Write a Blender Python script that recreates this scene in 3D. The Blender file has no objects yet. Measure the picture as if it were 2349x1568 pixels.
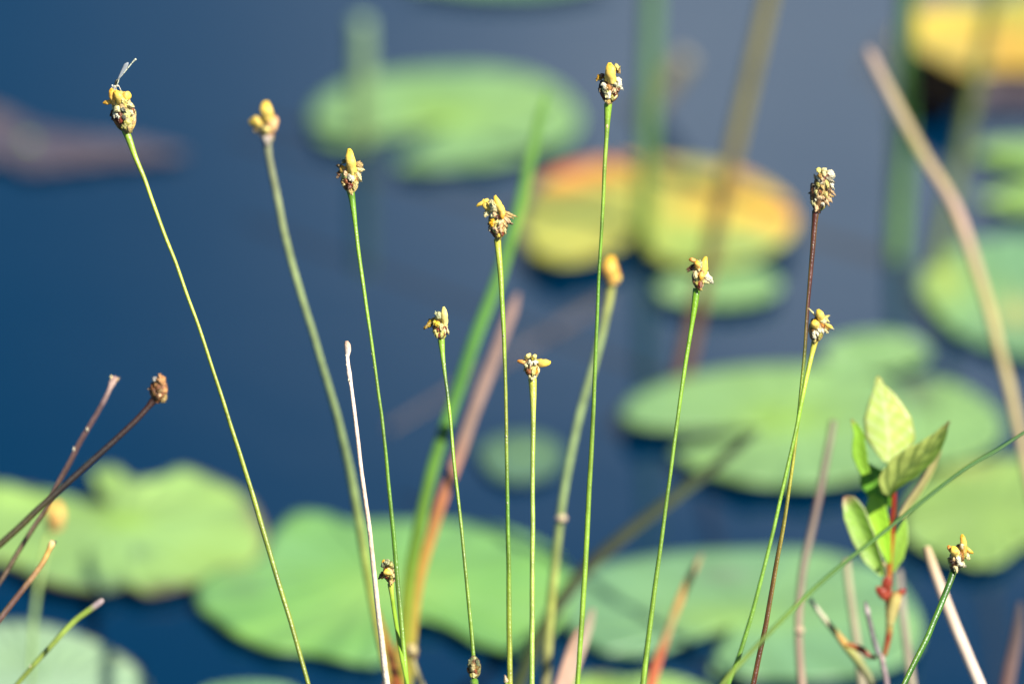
import bpy, bmesh, math, random
from mathutils import Vector, noise, Matrix
C = bpy.context.scene
col = C.collection
rad = math.radians

# ------------------------------------------------------------------ camera, sky, sun
PITCH, CAM_H, FOCUS = 22.0, 1.20, 2.50
cam = bpy.data.cameras.new('camera'); cam_o = bpy.data.objects.new('camera', cam); col.objects.link(cam_o)
cam_o.location = (0, 0, CAM_H); cam_o.rotation_euler = (rad(90 - PITCH), 0, 0)
cam.lens = 300; cam.sensor_width = 36; cam.clip_start = 0.05; cam.clip_end = 2000
cam.dof.use_dof = True; cam.dof.focus_distance = FOCUS; cam.dof.aperture_fstop = 300 / 45.0
C.camera = cam_o

SUN_EL, SUN_AZ = 47.0, 126.0          # azimuth measured clockwise from +Y (view direction)
sdir = Vector((math.sin(rad(SUN_AZ)) * math.cos(rad(SUN_EL)), math.cos(rad(SUN_AZ)) * math.cos(rad(SUN_EL)), math.sin(rad(SUN_EL))))
w = bpy.data.worlds.new('World'); C.world = w; w.use_nodes = True
wn = w.node_tree.nodes; wl = w.node_tree.links; wn.clear()
wo = wn.new('ShaderNodeOutputWorld'); bg = wn.new('ShaderNodeBackground'); bg.inputs['Strength'].default_value = 0.05
sky = wn.new('ShaderNodeTexSky'); sky.sky_type = 'NISHITA'; sky.sun_disc = False
sky.sun_elevation = rad(SUN_EL); sky.sun_rotation = rad(SUN_AZ); sky.air_density = 1.0; sky.dust_density = 0.3; sky.ozone_density = 2.0
hs = wn.new('ShaderNodeHueSaturation'); wl.new(sky.outputs[0], hs.inputs['Color'])
tc = wn.new('ShaderNodeTexCoord'); sp = wn.new('ShaderNodeSeparateXYZ'); wl.new(tc.outputs['Generated'], sp.inputs[0])
def wm(op, a, b=None, clamp=False):
    m = wn.new('ShaderNodeMath'); m.operation = op; m.use_clamp = clamp
    for k, v in enumerate((a, b)):
        if v is None: continue
        if isinstance(v, (int, float)): m.inputs[k].default_value = v
        else: wl.new(v, m.inputs[k])
    return m.outputs[0]
# saturation raised low in the sky ahead, to deepen the blue mirrored in the pond
deep = wm('MULTIPLY', wm('MULTIPLY', sp.outputs['Y'], 1.6, True), wm('MULTIPLY', wm('SUBTRACT', 0.75, sp.outputs['Z']), 3.0, True), True)
wl.new(wm('ADD', wm('MULTIPLY', deep, 0.85), 0.95), hs.inputs['Saturation'])
# soft pale cloud bank added low ahead to grey the mirrored sky in the pond
ex = wm('POWER', wm('ABSOLUTE', wm('DIVIDE', wm('SUBTRACT', sp.outputs['X'], 0.044), 0.068)), 2.0)
ez = wm('POWER', wm('ABSOLUTE', wm('DIVIDE', wm('SUBTRACT', sp.outputs['Z'], 0.346), 0.046)), 2.0)
nz = wn.new('ShaderNodeTexNoise'); nz.inputs['Scale'].default_value = 26; nz.inputs['Detail'].default_value = 2; wl.new(tc.outputs['Generated'], nz.inputs['Vector'])
bank = wm('MULTIPLY', wm('POWER', 2.718, wm('MULTIPLY', wm('ADD', ex, ez), -1.0)), wm('ADD', wm('MULTIPLY', nz.outputs['Fac'], 1.0), 0.45), True)
bank = wm('MULTIPLY', bank, wm('GREATER_THAN', sp.outputs['Y'], 0.0))
mx = wn.new('ShaderNodeMix'); mx.data_type = 'RGBA'; mx.inputs[7].default_value = (12.6, 14.0, 15.4, 1)
wl.new(bank, mx.inputs[0]); wl.new(hs.outputs[0], mx.inputs[6]); wl.new(mx.outputs[2], bg.inputs['Color']); wl.new(bg.outputs[0], wo.inputs['Surface'])

sl = bpy.data.lights.new('sun', 'SUN'); sl.energy = 5.0; sl.angle = rad(0.5); sl.color = (1.0, 0.95, 0.86)
so = bpy.data.objects.new('sun', sl); col.objects.link(so); so.rotation_euler = sdir.to_track_quat('Z', 'Y').to_euler()
C.view_settings.view_transform = 'Standard'; C.view_settings.look = 'None'; C.view_settings.gamma = 1; C.view_settings.use_curve_mapping = False
C.view_settings.exposure = 0.85
C.render.engine = 'CYCLES'; C.cycles.use_denoising = True; C.cycles.max_bounces = 8
C.cycles.caustics_reflective = False; C.cycles.caustics_refractive = False

# ------------------------------------------------------------------ helpers
Rv = Vector((1, 0, 0)); Fv = Vector((0, math.cos(rad(PITCH)), -math.sin(rad(PITCH)))); Uv = Vector((0, math.sin(rad(PITCH)), math.cos(rad(PITCH))))
DW, DH = 2349.0, 1568.0
CP = Vector((0, 0, CAM_H))
def ray(px, py):
    return Fv + Rv * ((px - DW / 2) / DW * 0.12) - Uv * ((py - DH / 2) / DW * 0.12)
def P(px, py, d): return CP + ray(px, py) * d
def G(px, py, h=0.0):
    r = ray(px, py); return CP + r * ((h - CAM_H) / r.z)
def pxm(d): return 0.12 * d / DW           # metres per photo pixel at a depth

def mat(name, rough=0.55, spec=0.4, transl=0.0, nscale=300.0, namp=0.25, bump=0.0, bscale=600.0, sheen=0.0, tint=None):
    m = bpy.data.materials.new(name); m.use_nodes = True
    n = m.node_tree.nodes; l = m.node_tree.links; n.clear()
    out = n.new('ShaderNodeOutputMaterial'); b = n.new('ShaderNodeBsdfPrincipled')
    b.inputs['Roughness'].default_value = rough; b.inputs['Specular IOR Level'].default_value = spec
    at = n.new('ShaderNodeAttribute'); at.attribute_name = 'Col'
    t = n.new('ShaderNodeTexCoord'); nt = n.new('ShaderNodeTexNoise'); nt.inputs['Scale'].default_value = nscale; nt.inputs['Detail'].default_value = 4
    mr = n.new('ShaderNodeMapRange'); mr.inputs['From Min'].default_value = 0.3; mr.inputs['From Max'].default_value = 0.7
    mr.inputs['To Min'].default_value = 1 - namp; mr.inputs['To Max'].default_value = 1 + namp
    vm = n.new('ShaderNodeVectorMath'); vm.operation = 'SCALE'
    l.new(t.outputs['Object'], nt.inputs['Vector']); l.new(nt.outputs['Fac'], mr.inputs['Value'])
    l.new(at.outputs['Color'], vm.inputs[0]); l.new(mr.outputs[0], vm.inputs['Scale']); l.new(vm.outputs[0], b.inputs['Base Color'])
    if bump:
        nb = n.new('ShaderNodeTexNoise'); nb.inputs['Scale'].default_value = bscale; nb.inputs['Detail'].default_value = 3
        bp = n.new('ShaderNodeBump'); bp.inputs['Strength'].default_value = bump; bp.inputs['Distance'].default_value = 0.0006
        l.new(t.outputs['Object'], nb.inputs['Vector']); l.new(nb.outputs['Fac'], bp.inputs['Height']); l.new(bp.outputs[0], b.inputs['Normal'])
    if transl:
        tr = n.new('ShaderNodeBsdfTranslucent'); ms = n.new('ShaderNodeMixShader'); ms.inputs[0].default_value = transl
        l.new(vm.outputs[0], tr.inputs['Color']); l.new(b.outputs[0], ms.inputs[1]); l.new(tr.outputs[0], ms.inputs[2]); l.new(ms.outputs[0], out.inputs['Surface'])
    else: l.new(b.outputs[0], out.inputs['Surface'])
    return m
M_STEM = mat('stem_skin', 0.34, 0.5, 0.0, 160, 0.3, 0.25, 1500)
M_DRY = mat('dry_stem_skin', 0.6, 0.35, 0.0, 500, 0.3, 0.4, 1800)
M_PETAL = mat('petal_tissue', 0.45, 0.4, 0.22, 500, 0.12, 0.3, 1200)
M_WITHER = mat('withered_tissue', 0.6, 0.3, 0.12, 2600, 0.45, 0.9, 3500)
M_BRACT = mat('bract_scale', 0.42, 0.5, 0.0, 1800, 0.45, 0.6, 3000)
M_LEAF = mat('leaf_tissue', 0.34, 0.5, 0.42, 120, 0.15, 0.3, 300)
M_PAD = mat('lily_pad_skin', 0.42, 0.55, 0.0, 26, 0.16, 0.5, 60)
M_SHADE = mat('shade_sheet', 0.95, 0.05, 0.0, 60, 0.3)  # matte skin of the black sheet that paints shade under the curled pad
M_REED = mat('reed_skin', 0.5, 0.4, 0.0, 60, 0.2, 0.2, 300)
M_INSECT = mat('insect_shell', 0.3, 0.5, 0.0, 2000, 0.1)
M_WING = bpy.data.materials.new('insect_wing'); M_WING.use_nodes = True
_b = M_WING.node_tree.nodes['Principled BSDF']; _b.inputs['Base Color'].default_value = (0.35, 0.38, 0.4, 1); _b.inputs['Alpha'].default_value = 0.55; _b.inputs['Roughness'].default_value = 0.25

def tag(o, label, cat, group=None, kind=None):
    if label: o['label'] = label
    if cat: o['category'] = cat
    if group: o['group'] = group
    if kind: o['kind'] = kind
    return o
def root(name, base, label, cat, group=None):
    o = bpy.data.objects.new(name, None); o.empty_display_size = 0.02; o.location = base; col.objects.link(o)
    return tag(o, label, cat, group)
class MB:
    def __init__(s): s.v = []; s.f = []; s.c = []
    def grid(s, rows, cols_, closed):          # rows: list of rings of points, cols_: matching colours
        b = len(s.v); n = len(rows[0])
        for r, cc in zip(rows, cols_):
            for p, c in zip(r, cc): s.v.append(Vector(p)); s.c.append(c)
        for i in range(len(rows) - 1):
            for j in range(n if closed else n - 1):
                k = (j + 1) % n
                s.f.append((b + i * n + j, b + i * n + k, b + (i + 1) * n + k, b + (i + 1) * n + j))
        return b
    def build(s, name, m, parent=None, base=Vector((0, 0, 0)), solid=0.0):
        me = bpy.data.meshes.new(name); me.from_pydata([v - base for v in s.v], [], s.f)
        a = me.color_attributes.new('Col', 'FLOAT_COLOR', 'POINT')
        for i, c in enumerate(s.c): a.data[i].color = (c[0], c[1], c[2], 1)
        me.materials.append(m)
        for p in me.polygons: p.use_smooth = True
        bm = bmesh.new(); bm.from_mesh(me); bmesh.ops.recalc_face_normals(bm, faces=bm.faces); bm.to_mesh(me); bm.free()
        o = bpy.data.objects.new(name, me); col.objects.link(o)
        if parent is not None: o.parent = parent
        if solid:
            md = o.modifiers.new('thickness', 'SOLIDIFY'); md.thickness = solid; md.offset = 0
        return o
def lerp(a, b, t): return a + (b - a) * t
def lerp3(a, b, t): return tuple(a[i] + (b[i] - a[i]) * t for i in range(3))
def ramp(stops, t):
    if t <= stops[0][0]: return stops[0][1]
    for (a, ca), (b, cb) in zip(stops, stops[1:]):
        if t <= b: return lerp3(ca, cb, (t - a) / max(1e-6, b - a)) if isinstance(ca, tuple) else lerp(ca, cb, (t - a) / max(1e-6, b - a))
    return stops[-1][1]
def catmull(pts, step=6, closed=False):
    out = []; n = len(pts); m = n if closed else n - 1
    g = (lambda i: pts[i % n]) if closed else (lambda i: pts[max(0, min(n - 1, i))])
    for i in range(m):
        p0, p1, p2, p3 = g(i - 1), g(i), g(i + 1), g(i + 2)
        for k in range(step):
            t = k / step; t2 = t * t; t3 = t2 * t
            out.append(tuple(0.5 * ((2 * p1[a]) + (-p0[a] + p2[a]) * t + (2 * p0[a] - 5 * p1[a] + 4 * p2[a] - p3[a]) * t2 + (-p0[a] + 3 * p1[a] - 3 * p2[a] + p3[a]) * t3) for a in range(len(p1))))
    if not closed: out.append(tuple(pts[-1]))
    return out
def tube(mb, pts, radii, cols_, sides=12, ridge=0.0, nr=3, twist=0.0, flat=1.0, cap=True, side0=None, streak=None):
    rows = []; cc = []; n = len(pts)
    s = side0 or Rv
    L = 0.0
    for i in range(n):
        t = (pts[min(n - 1, i + 1)] - pts[max(0, i - 1)]).normalized()
        s = (s - t * s.dot(t)).normalized(); b = t.cross(s)
        if i: L += (pts[i] - pts[i - 1]).length
        r = radii[i]; ring = []; rc = []
        for j in range(sides):
            a = 2 * math.pi * j / sides
            q = r * (1 + ridge * math.cos(nr * (a + twist * L)))
            ring.append(pts[i] + s * (math.cos(a) * q) + b * (math.sin(a) * q * flat))
            c = cols_[i]
            if streak: c = lerp3(c, streak, max(0, math.cos(nr * (a + twist * L)) ) * 0.35)
            rc.append(c)
        rows.append(ring); cc.append(rc)
    if cap:
        for e, k in ((0, 0), (-1, len(rows) - 1)):
            t = [pts[e].copy() for _ in range(sides)]
            if e == 0: rows.insert(0, t); cc.insert(0, cc[0])
            else: rows.append(t); cc.append(cc[-1])
    mb.grid(rows, cc, True)
def down_to_water(p, t, step=0.012, zend=-0.015, bendk=0.10):
    out = []; d = t.normalized(); q = p.copy()
    for _ in range(200):
        d = (d.lerp(Vector((0, 0, -1)), bendk)).normalized(); q = q + d * step; out.append(q.copy())
        if q.z < zend: break
    return out

def scape(path, d0, d1, widths, cols_, ridge=0.10, streak=None, sides=12, extend=True, wob=0.6, seed=0):
    """path: photo points from the top of the stem down; returns world points, radii, colours"""
    random.seed(seed + 17)
    pp = catmull([tuple(map(float, p)) for p in path], 7)
    y0, y1 = pp[0][1], pp[-1][1]; n = len(pp)
    tot = [0.0]
    for a, b in zip(pp, pp[1:]): tot.append(tot[-1] + math.hypot(b[0] - a[0], b[1] - a[1]))
    pts = []; rr = []; cc = []
    for i, q in enumerate(pp):
        t = tot[i] / tot[-1]; d = lerp(d0, d1, t)
        wx = noise.noise(Vector((q[1] * 0.012, seed * 3.1, 0))) * wob
        pts.append(P(q[0] + wx, q[1], d)); rr.append(ramp(widths, tot[i]) * 0.5 * pxm(d)); cc.append(ramp(cols_, t))
    if extend:
        ex = down_to_water(pts[-1], pts[-1] - pts[-3])
        for q in ex: pts.append(q); rr.append(rr[-1]); cc.append(cc[-1])
    return pts, rr, cc

def lobe(mb, a, b, wid, thick, color, tipc=None, bend=0.0, crumple=0.0, seed=0, n=9, sides=10, blunt=0.6, nrm=None):
    """a fleshy petal / scale between world points a and b; wid, thick in metres"""
    ax = b - a; L = ax.length or 1e-6; t = ax / L
    nn = nrm or -Fv
    s = t.cross(nn)
    if s.length < 1e-4: s = Rv.copy()
    s.normalize(); u = s.cross(t).normalized()
    rows = []; cc = []
    for i in range(n + 1):
        f = i / n
        prof = (math.sin(math.pi * min(1, f * 0.92 + 0.04)) ** blunt) * (0.72 + 0.5 * f - 0.22 * f * f)
        c0 = a + t * (L * f) + s * (bend * L * math.sin(math.pi * f)) + u * (thick * 0.4 * math.sin(math.pi * f))
        ring = []; rc = []
        for j in range(sides):
            an = 2 * math.pi * j / sides
            p = c0 + s * (math.cos(an) * wid * 0.5 * prof) + u * (math.sin(an) * thick * 0.5 * prof)
            if crumple:
                q = p / max(wid, 1e-5) * 1.6 + Vector((seed * 7.7, seed, 0))
                p = p + (noise.noise_vector(q) * 0.7 + noise.noise_vector(q * 2.3) * 0.45 + noise.noise_vector(q * 5.5) * 0.30) * crumple * wid
            ring.append(p)
            cv = lerp3(color, tipc or color, f * f)
            rc.append(cv)
        rows.append(ring); cc.append(rc)
    mb.grid(rows, cc, True)

def rag(mb, a, b, wid, color, rim=None, nrm=None, cup=0.35, crumple=0.22, ragged=0.5, seed=0, n=11, m=8, point=0.5, folds=2.5):
    """a thin papery sheet (dried petal or bract) from a to b, cupped along its length, with a torn edge"""
    ax = b - a; L = ax.length or 1e-6; t = ax / L; nn = nrm or -Fv; s = t.cross(nn)
    if s.length < 1e-4: s = Rv.copy()
    s.normalize(); u = s.cross(t).normalized()
    if u.dot(nn) < 0: u = -u
    rows = []; cc = []
    for i in range(n + 1):
        f = i / n; base_w = math.sin(math.pi * (0.10 + 0.90 * f ** (1.0 - 0.35 * point)) ** 0.85) ** 0.6 if f < 1 else 0.12
        base_w = max(base_w, 0.15); ring = []; rc = []
        for j in range(m + 1):
            v = -1 + 2 * j / m
            tear = 1 + ragged * noise.noise(Vector((f * 7 + seed * 3.3, (1 if v > 0 else -1) * 2.0, seed))) * abs(v)
            x = v * wid * 0.5 * base_w * tear
            y = L * (f + ragged * 0.22 * f * f * noise.noise(Vector((v * 4.5, seed * 5.1, 1.0))))
            z = wid * (cup * (-v * v) * 0.6 * base_w + 0.25 * math.sin(math.pi * f) * 0.8 + 0.07 * math.cos(v * math.pi * folds + seed) * f)
            q = Vector((x / wid * 2.4 + seed * 7, y / wid * 2.4, seed * 1.7))
            p = a + s * x + t * y + u * z + noise.noise_vector(q) * (crumple * wid * f) + noise.noise_vector(q * 2.7) * (crumple * 0.5 * wid * f)
            ring.append(p)
            e = max(abs(v) ** 3, f ** 6 * 0.9)
            c = lerp3(color, rim or color, e)
            k_ = 1 + 0.35 * noise.noise(Vector((v * 5 + seed, f * 1.5, seed * 2)))
            rc.append(tuple(min(0.93, q_ * k_) for q_ in c))
        rows.append(ring); cc.append(rc)
    mb.grid(rows, cc, False)

# palettes (linear albedo)
YEL = (0.95, 0.64, 0.055); DYEL = (0.93, 0.47, 0.015); PYEL = (0.94, 0.78, 0.22); CREAM = (0.93, 0.80, 0.38); WHT = (0.94, 0.86, 0.60)
ORG = (0.75, 0.27, 0.02); TAN = (0.62, 0.42, 0.15); PINK = (0.74, 0.50, 0.26); OLV = (0.42, 0.38, 0.08); BRN = (0.16, 0.07, 0.03); RED = (0.20, 0.03, 0.012)
GCR = (0.60, 0.62, 0.32); MUST = (0.45, 0.28, 0.02); PEACH = (0.72, 0.36, 0.14)
BR_GREEN = [(0.60, 0.54, 0.14), (0.66, 0.50, 0.18), (0.42, 0.18, 0.04), (0.22, 0.07, 0.02), (0.62, 0.42, 0.12), (0.70, 0.60, 0.22)]
BR_BROWN = [(0.30, 0.12, 0.035), (0.20, 0.07, 0.02), (0.36, 0.18, 0.06), (0.14, 0.045, 0.02)]
BR_YEL = [(0.62, 0.55, 0.18), (0.66, 0.50, 0.2), (0.50, 0.20, 0.03), (0.60, 0.40, 0.12)]
BR_PINK = [(0.34, 0.18, 0.09), (0.26, 0.10, 0.05), (0.42, 0.30, 0.10), (0.16, 0.06, 0.03)]

def seed_head(parent, base, Z, d, axis, hw, bracts, lobes, seed, nb=30, wmid=0.45, filler=8, fill_cols=(TAN, CREAM, BRN, PINK)):
    """Z=(x0,y0,k): zoomed coordinates -> source pixels; axis=(bx,by,tx,ty) body axis; hw half width; lobes in the same coordinates"""
    random.seed(seed)
    def zp(x, y, off=0.0):
        return P((Z[0] + x * Z[2]) / 1.7437, (Z[1] + y * Z[2]) / 1.7437, d) - Fv * off
    k = Z[2] / 1.7437 * pxm(d)               # metres per zoomed unit
    A = zp(axis[0], axis[1]); B = zp(axis[2], axis[3]); H = (B - A).length; t = (B - A) / H
    s = (Rv - t * Rv.dot(t)).normalized(); u = t.cross(s)
    R = hw * k
    def prof(f): return 0.90 * R * max(0.02, math.sin(math.pi * min(1.0, (f * 0.9 + 0.1) ** (math.log(0.5) / math.log(wmid * 0.9 + 0.1)))) ** (0.6 if f > wmid else 0.6 + 0.55 * (1 - f / wmid)))
    mb = MB()
    rows = []; cc = []
    for i in range(13):
        f = i / 12; r = max(prof(f) * 0.86, 0.36 * R * (1 - f) if f < .3 else 0)
        rows.append([A + t * (H * f) + s * (math.cos(2 * math.pi * j / 14) * r) + u * (math.sin(2 * math.pi * j / 14) * r) for j in range(14)])
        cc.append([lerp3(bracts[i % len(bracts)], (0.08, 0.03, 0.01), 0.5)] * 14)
    mb.grid(rows, cc, True)
    for i in range(nb):                      # overlapping scales wound round the cone
        f = 0.02 + 0.86 * i / nb; a = i * 2.39996 + random.uniform(-.2, .2)
        r = prof(f); dirn = s * math.cos(a) + u * math.sin(a)
        p0 = A + t * (H * f) + dirn * (r * 0.74)
        f2 = min(1.0, f + 0.30 + random.uniform(-.03, .05)); p1 = A + t * (H * f2) + dirn * (prof(f2) * 0.96 + R * random.uniform(0.02, 0.18))
        c = random.choice(bracts); c = tuple(min(0.9, x * random.uniform(0.8, 1.25)) for x in c)
        rag(mb, p0, p1, R * random.uniform(0.75, 1.05), c, (0.10, 0.03, 0.01), nrm=dirn, cup=0.55, crumple=0.07, ragged=0.25, seed=i + seed, n=8, m=6, point=0.8)
    sh = mb.build('seed_head', M_BRACT, parent, base, solid=0.00008)
    for i in range(filler):                  # dried petal rags caught all round the cone
        f = random.uniform(0.38, 0.85); a = random.uniform(0, 2 * math.pi); dirn = s * math.cos(a) + u * math.sin(a)
        p0 = A + t * (H * f) + dirn * prof(f) * 0.85
        p1 = p0 + dirn * (R * random.uniform(.15, .35)) + t * (R * random.uniform(-.55, .15)) + t.cross(dirn) * (R * random.uniform(-.3, .3))
        c = random.choice(fill_cols); m2 = MB()
        rag(m2, p0, p1, R * random.uniform(.30, .55), lerp3(c, WHT, 0.25), lerp3(c, WHT, 0.5), nrm=dirn, crumple=0.4, ragged=0.9, seed=seed * 3.1 + i)
        m2.build('withered_petal', M_WITHER, sh, base, solid=0.00006)
    for i, L in enumerate(lobes):
        x0, y0, x1, y1, wd, c = L[:6]; off = L[6] if len(L) > 6 else 0.9; kind = L[7] if len(L) > 7 else ('p' if c in (YEL, DYEL, PYEL, ORG) else 'w')
        cxm = ((x0 + x1) / 2 - lerp(axis[0], axis[2], 0.6)) / max(1, hw)
        o = R * (0.45 + 0.55 * off) * math.sqrt(max(0.16, 1 - min(0.95, cxm * cxm)))
        m2 = MB(); W_ = wd * k * 1.14
        ex_, ey_ = (x0 - x1) * 0.18, (y0 - y1) * 0.18
        fy = max(0, min(1, (y0 - axis[1]) / (axis[3] - axis[1]))); ax_ = lerp(axis[0], axis[2], fy)
        if abs(x0 - ax_) > hw * 0.75: ex_ += (ax_ - x0) * 0.35
        if kind == 'p' or abs(x0 - ax_) > hw * 0.75: x0 += ex_; y0 += ey_
        if kind == 'p':
            pa, pb = zp(x0, y0, o * 0.8), zp(x1, y1, o)
            lobe(m2, pa, pb, W_ * .92, W_ * 0.6, lerp3(c, CREAM, 0.35), c, bend=random.uniform(-.06, .06), crumple=0.10, seed=seed + i, n=12, sides=14)
            rag(m2, pa - Fv * W_ * .22, pa.lerp(pb, .93) - Fv * W_ * .22 + Rv * W_ * .06, W_ * 0.85, lerp3(c, WHT, 0.22), lerp3(c, ORG, 0.12), cup=0.7, crumple=0.09, ragged=0.3, seed=seed + i * 1.9, n=12, m=8)
            m2.build('petal', M_PETAL, sh, base)
        else:
            if abs(x1 - x0) + abs(y1 - y0) < wd * 0.8: y1 = y0 + wd * 0.5; y0 -= wd * 0.5
            pa, pb = zp(x0, y0, o * 0.80), zp(x1 + (x1 - x0) * .15, y1 + (y1 - y0) * .15, o * 1.15)
            rag(m2, pa, pb, W_ * 1.15, c, lerp3(c, BRN, 0.25), cup=0.6, crumple=0.26, ragged=0.7, seed=seed + i * 1.37, n=12, m=9)
            rag(m2, pa + (pb - pa) * .12 + Rv * W_ * random.uniform(-.25, .25) - Fv * W_ * .12, pb + Rv * W_ * random.uniform(-.3, .3) - Uv * W_ * random.uniform(-.1, .3), W_ * 0.75, lerp3(c, WHT, 0.2), c, cup=0.7, crumple=0.34, ragged=0.9, seed=seed + i * 2.11 + 9)
            m2.build('withered_petal', M_WITHER, sh, base, solid=0.00006)
    return sh

GRP = 'grass stalks with knobbly yellow seed heads'
def grass(label, path, d, widths, cols_, head=None, seed=1, name='grass_stalk', m=M_STEM, dtilt=-0.02, ridge=0.12, streak=(0.05, 0.10, 0.01), group=GRP, cat='grass stalk', specks=(), flat=1.0, part='stem', dbot=None):
    d1 = d + dtilt if dbot is None else dbot
    pts, rr, cc = scape(path, d, d1, widths, cols_, seed=seed)
    base = pts[-1].copy(); base.z = 0
    r = root(name, base, label, cat, group)
    mb = MB(); tube(mb, pts, rr, cc, 14, ridge, 2, 25, flat, streak=streak)
    st = mb.build(part, m, r, base)
    for (x, y, s_) in specks:
        t = (y - path[0][1]) / (path[-1][1] - path[0][1]); dd = lerp(d, d1, t)
        cx = DW / 2 + 0.0; best = min(pts, key=lambda v_: abs(DH / 2 - (v_ - CP).dot(Uv) / (v_ - CP).dot(Fv) / 0.12 * DW - y)); ii = pts.index(best)
        bx = DW / 2 + (best - CP).dot(Rv) / (best - CP).dot(Fv) / 0.12 * DW; sg = 0 if abs(x - bx) < 1.5 else (1 if x > bx else -1)
        m2 = MB(); q = best + Rv * (sg * rr[ii] * 0.85) - Fv * rr[ii] * (0.9 if sg == 0 else 0.4)
        lobe(m2, q - Uv * s_ * pxm(d), q + Uv * s_ * pxm(d), s_ * 1.1 * pxm(d), s_ * pxm(d), lerp3(cc[ii], WHT, .75), lerp3(cc[ii], WHT, .75), crumple=0.2, seed=seed)
        m2.build('pale_speck', M_WITHER, st, base)
    if head: seed_head(r, base, d=d, seed=seed * 13 + 5, **head)
    return r

# stem colours
SG = (0.23, 0.40, 0.03); SG2 = (0.13, 0.31, 0.02); SY = (0.44, 0.50, 0.06); SOL = (0.30, 0.32, 0.035); SBR = (0.13, 0.05, 0.015); SRD = (0.075, 0.016, 0.006); SPL = (0.24, 0.30, 0.12)
W1 = [(0, 17), (25, 13), (80, 8.5), (400, 8), (900, 10), (2000, 11)]
W2 = [(0, 15), (30, 10), (90, 7), (400, 8.5), (900, 10), (2000, 10)]

# ------------------------------------------------------------------ water
bm = bmesh.new(); S = 400.0
for v in ((-S, -60, 0), (S, -60, 0), (S, 900, 0), (-S, 900, 0)): bm.verts.new(v)
bm.verts.ensure_lookup_table(); bm.faces.new(bm.verts)
me = bpy.data.meshes.new('water'); bm.to_mesh(me); bm.free()
wat = bpy.data.objects.new('water', me); col.objects.link(wat); tag(wat, None, None, kind='structure')
mw = bpy.data.materials.new('pond_water'); mw.use_nodes = True; me.materials.append(mw)
n = mw.node_tree.nodes; l = mw.node_tree.links; b = n['Principled BSDF']
b.inputs['Base Color'].default_value = (0.0002, 0.0185, 0.050, 1)
b.inputs['Roughness'].default_value = 0.04; b.inputs['IOR'].default_value = 1.41
tcn = n.new('ShaderNodeTexCoord'); nb_ = n.new('ShaderNodeTexNoise'); nb_.inputs['Scale'].default_value = 7.0; nb_.inputs['Detail'].default_value = 3
bp = n.new('ShaderNodeBump'); bp.inputs['Strength'].default_value = 0.06; bp.inputs['Distance'].default_value = 0.004
l.new(tcn.outputs['Object'], nb_.inputs['Vector']); l.new(nb_.outputs['Fac'], bp.inputs['Height']); l.new(bp.outputs[0], b.inputs['Normal'])

# ------------------------------------------------------------------ lily pads
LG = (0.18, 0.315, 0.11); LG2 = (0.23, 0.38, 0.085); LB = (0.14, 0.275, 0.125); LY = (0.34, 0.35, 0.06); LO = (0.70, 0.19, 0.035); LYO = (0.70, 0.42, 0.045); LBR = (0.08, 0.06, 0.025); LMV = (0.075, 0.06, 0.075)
def pad(label, outline, ctr, color, patches=(), h=0.0025, wave=0.0012, seed=1, name='lily_pad', cat='lily pad', group='lily pads floating on the pond', hfun=None, rim=None, lift=0.0013, m=None, inset=7.0):
    oc = catmull([tuple(map(float, p)) for p in outline], 8, True)
    area = sum(a[0] * b[1] - b[0] * a[1] for a, b in zip(oc, oc[1:] + oc[:1])); sg = 1 if area > 0 else -1; no = []
    for j in range(len(oc)):
        a, b = oc[j - 2], oc[(j + 2) % len(oc)]; dx, dy = b[0] - a[0], b[1] - a[1]; L = math.hypot(dx, dy) or 1
        no.append((oc[j][0] - sg * dy / L * inset, oc[j][1] + sg * dx / L * inset * 0.8))
    oc = no
    c2 = Vector((float(ctr[0]), float(ctr[1])))
    K = 14; rows = []; cc = []
    c0 = G(ctr[0], ctr[1], h)
    for i in range(K + 1):
        f = (i / K) ** 0.8; ring = []; rc = []
        for j, q in enumerate(oc):
            x = lerp(c2.x, q[0], f); y = lerp(c2.y, q[1], f)
            g = G(x, y, 0)
            zz = h + wave * noise.noise(Vector((g.x * 22, g.y * 22, seed * 5.3))) * 1.5 + lift * f ** 3 * (0.6 + 0.8 * noise.noise(Vector((g.x * 15, g.y * 15, seed)))) + 0.0006 * math.cos(j / len(oc) * 2 * math.pi * 18) * f
            if hfun: zz += hfun(x, y)
            zz = max(zz, 0.0015)
            ring.append(G(x, y, zz))
            c = color
            ns = noise.noise(Vector((g.x * 16, g.y * 16, seed * 2.0)))
            c = lerp3(c, LG2 if ns > 0 else LB, min(0.6, abs(ns)) * 0.8) if group and color not in (LY, LYO, LMV) else c
            vein = max(0, math.cos(j / len(oc) * 2 * math.pi * 14)) ** 8 * 0.16 * (1 - f * .5)
            c = tuple(v * (1 + vein) for v in c)
            if rim: c = lerp3(c, rim[0], max(0, (f - rim[1]) / (1 - rim[1])) ** 1.5)
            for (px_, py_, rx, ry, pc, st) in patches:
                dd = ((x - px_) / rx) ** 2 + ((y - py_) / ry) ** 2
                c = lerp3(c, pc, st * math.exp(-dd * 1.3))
            rc.append(c)
        rows.append(ring); cc.append(rc)
    base = G(ctr[0], ctr[1], 0)
    mb = MB(); mb.grid(rows, cc, True)
    r = root(name, base, label, cat, group)
    o = mb.build('leaf_blade', m or M_PAD, r, base, solid=0.0010)
    m2 = MB(); pts = [base + Vector((0, 0, h)) - Vector((0, 0, 0.012 * i)) + Vector((0.004 * i, 0.01 * i, 0)) for i in range(8)]
    tube(m2, pts, [0.003] * 8, [LG] * 8, 8); m2.build('leaf_stalk', M_PAD, r, base)
    return r
CB = (0.24, 0.40, 0.04)
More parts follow.
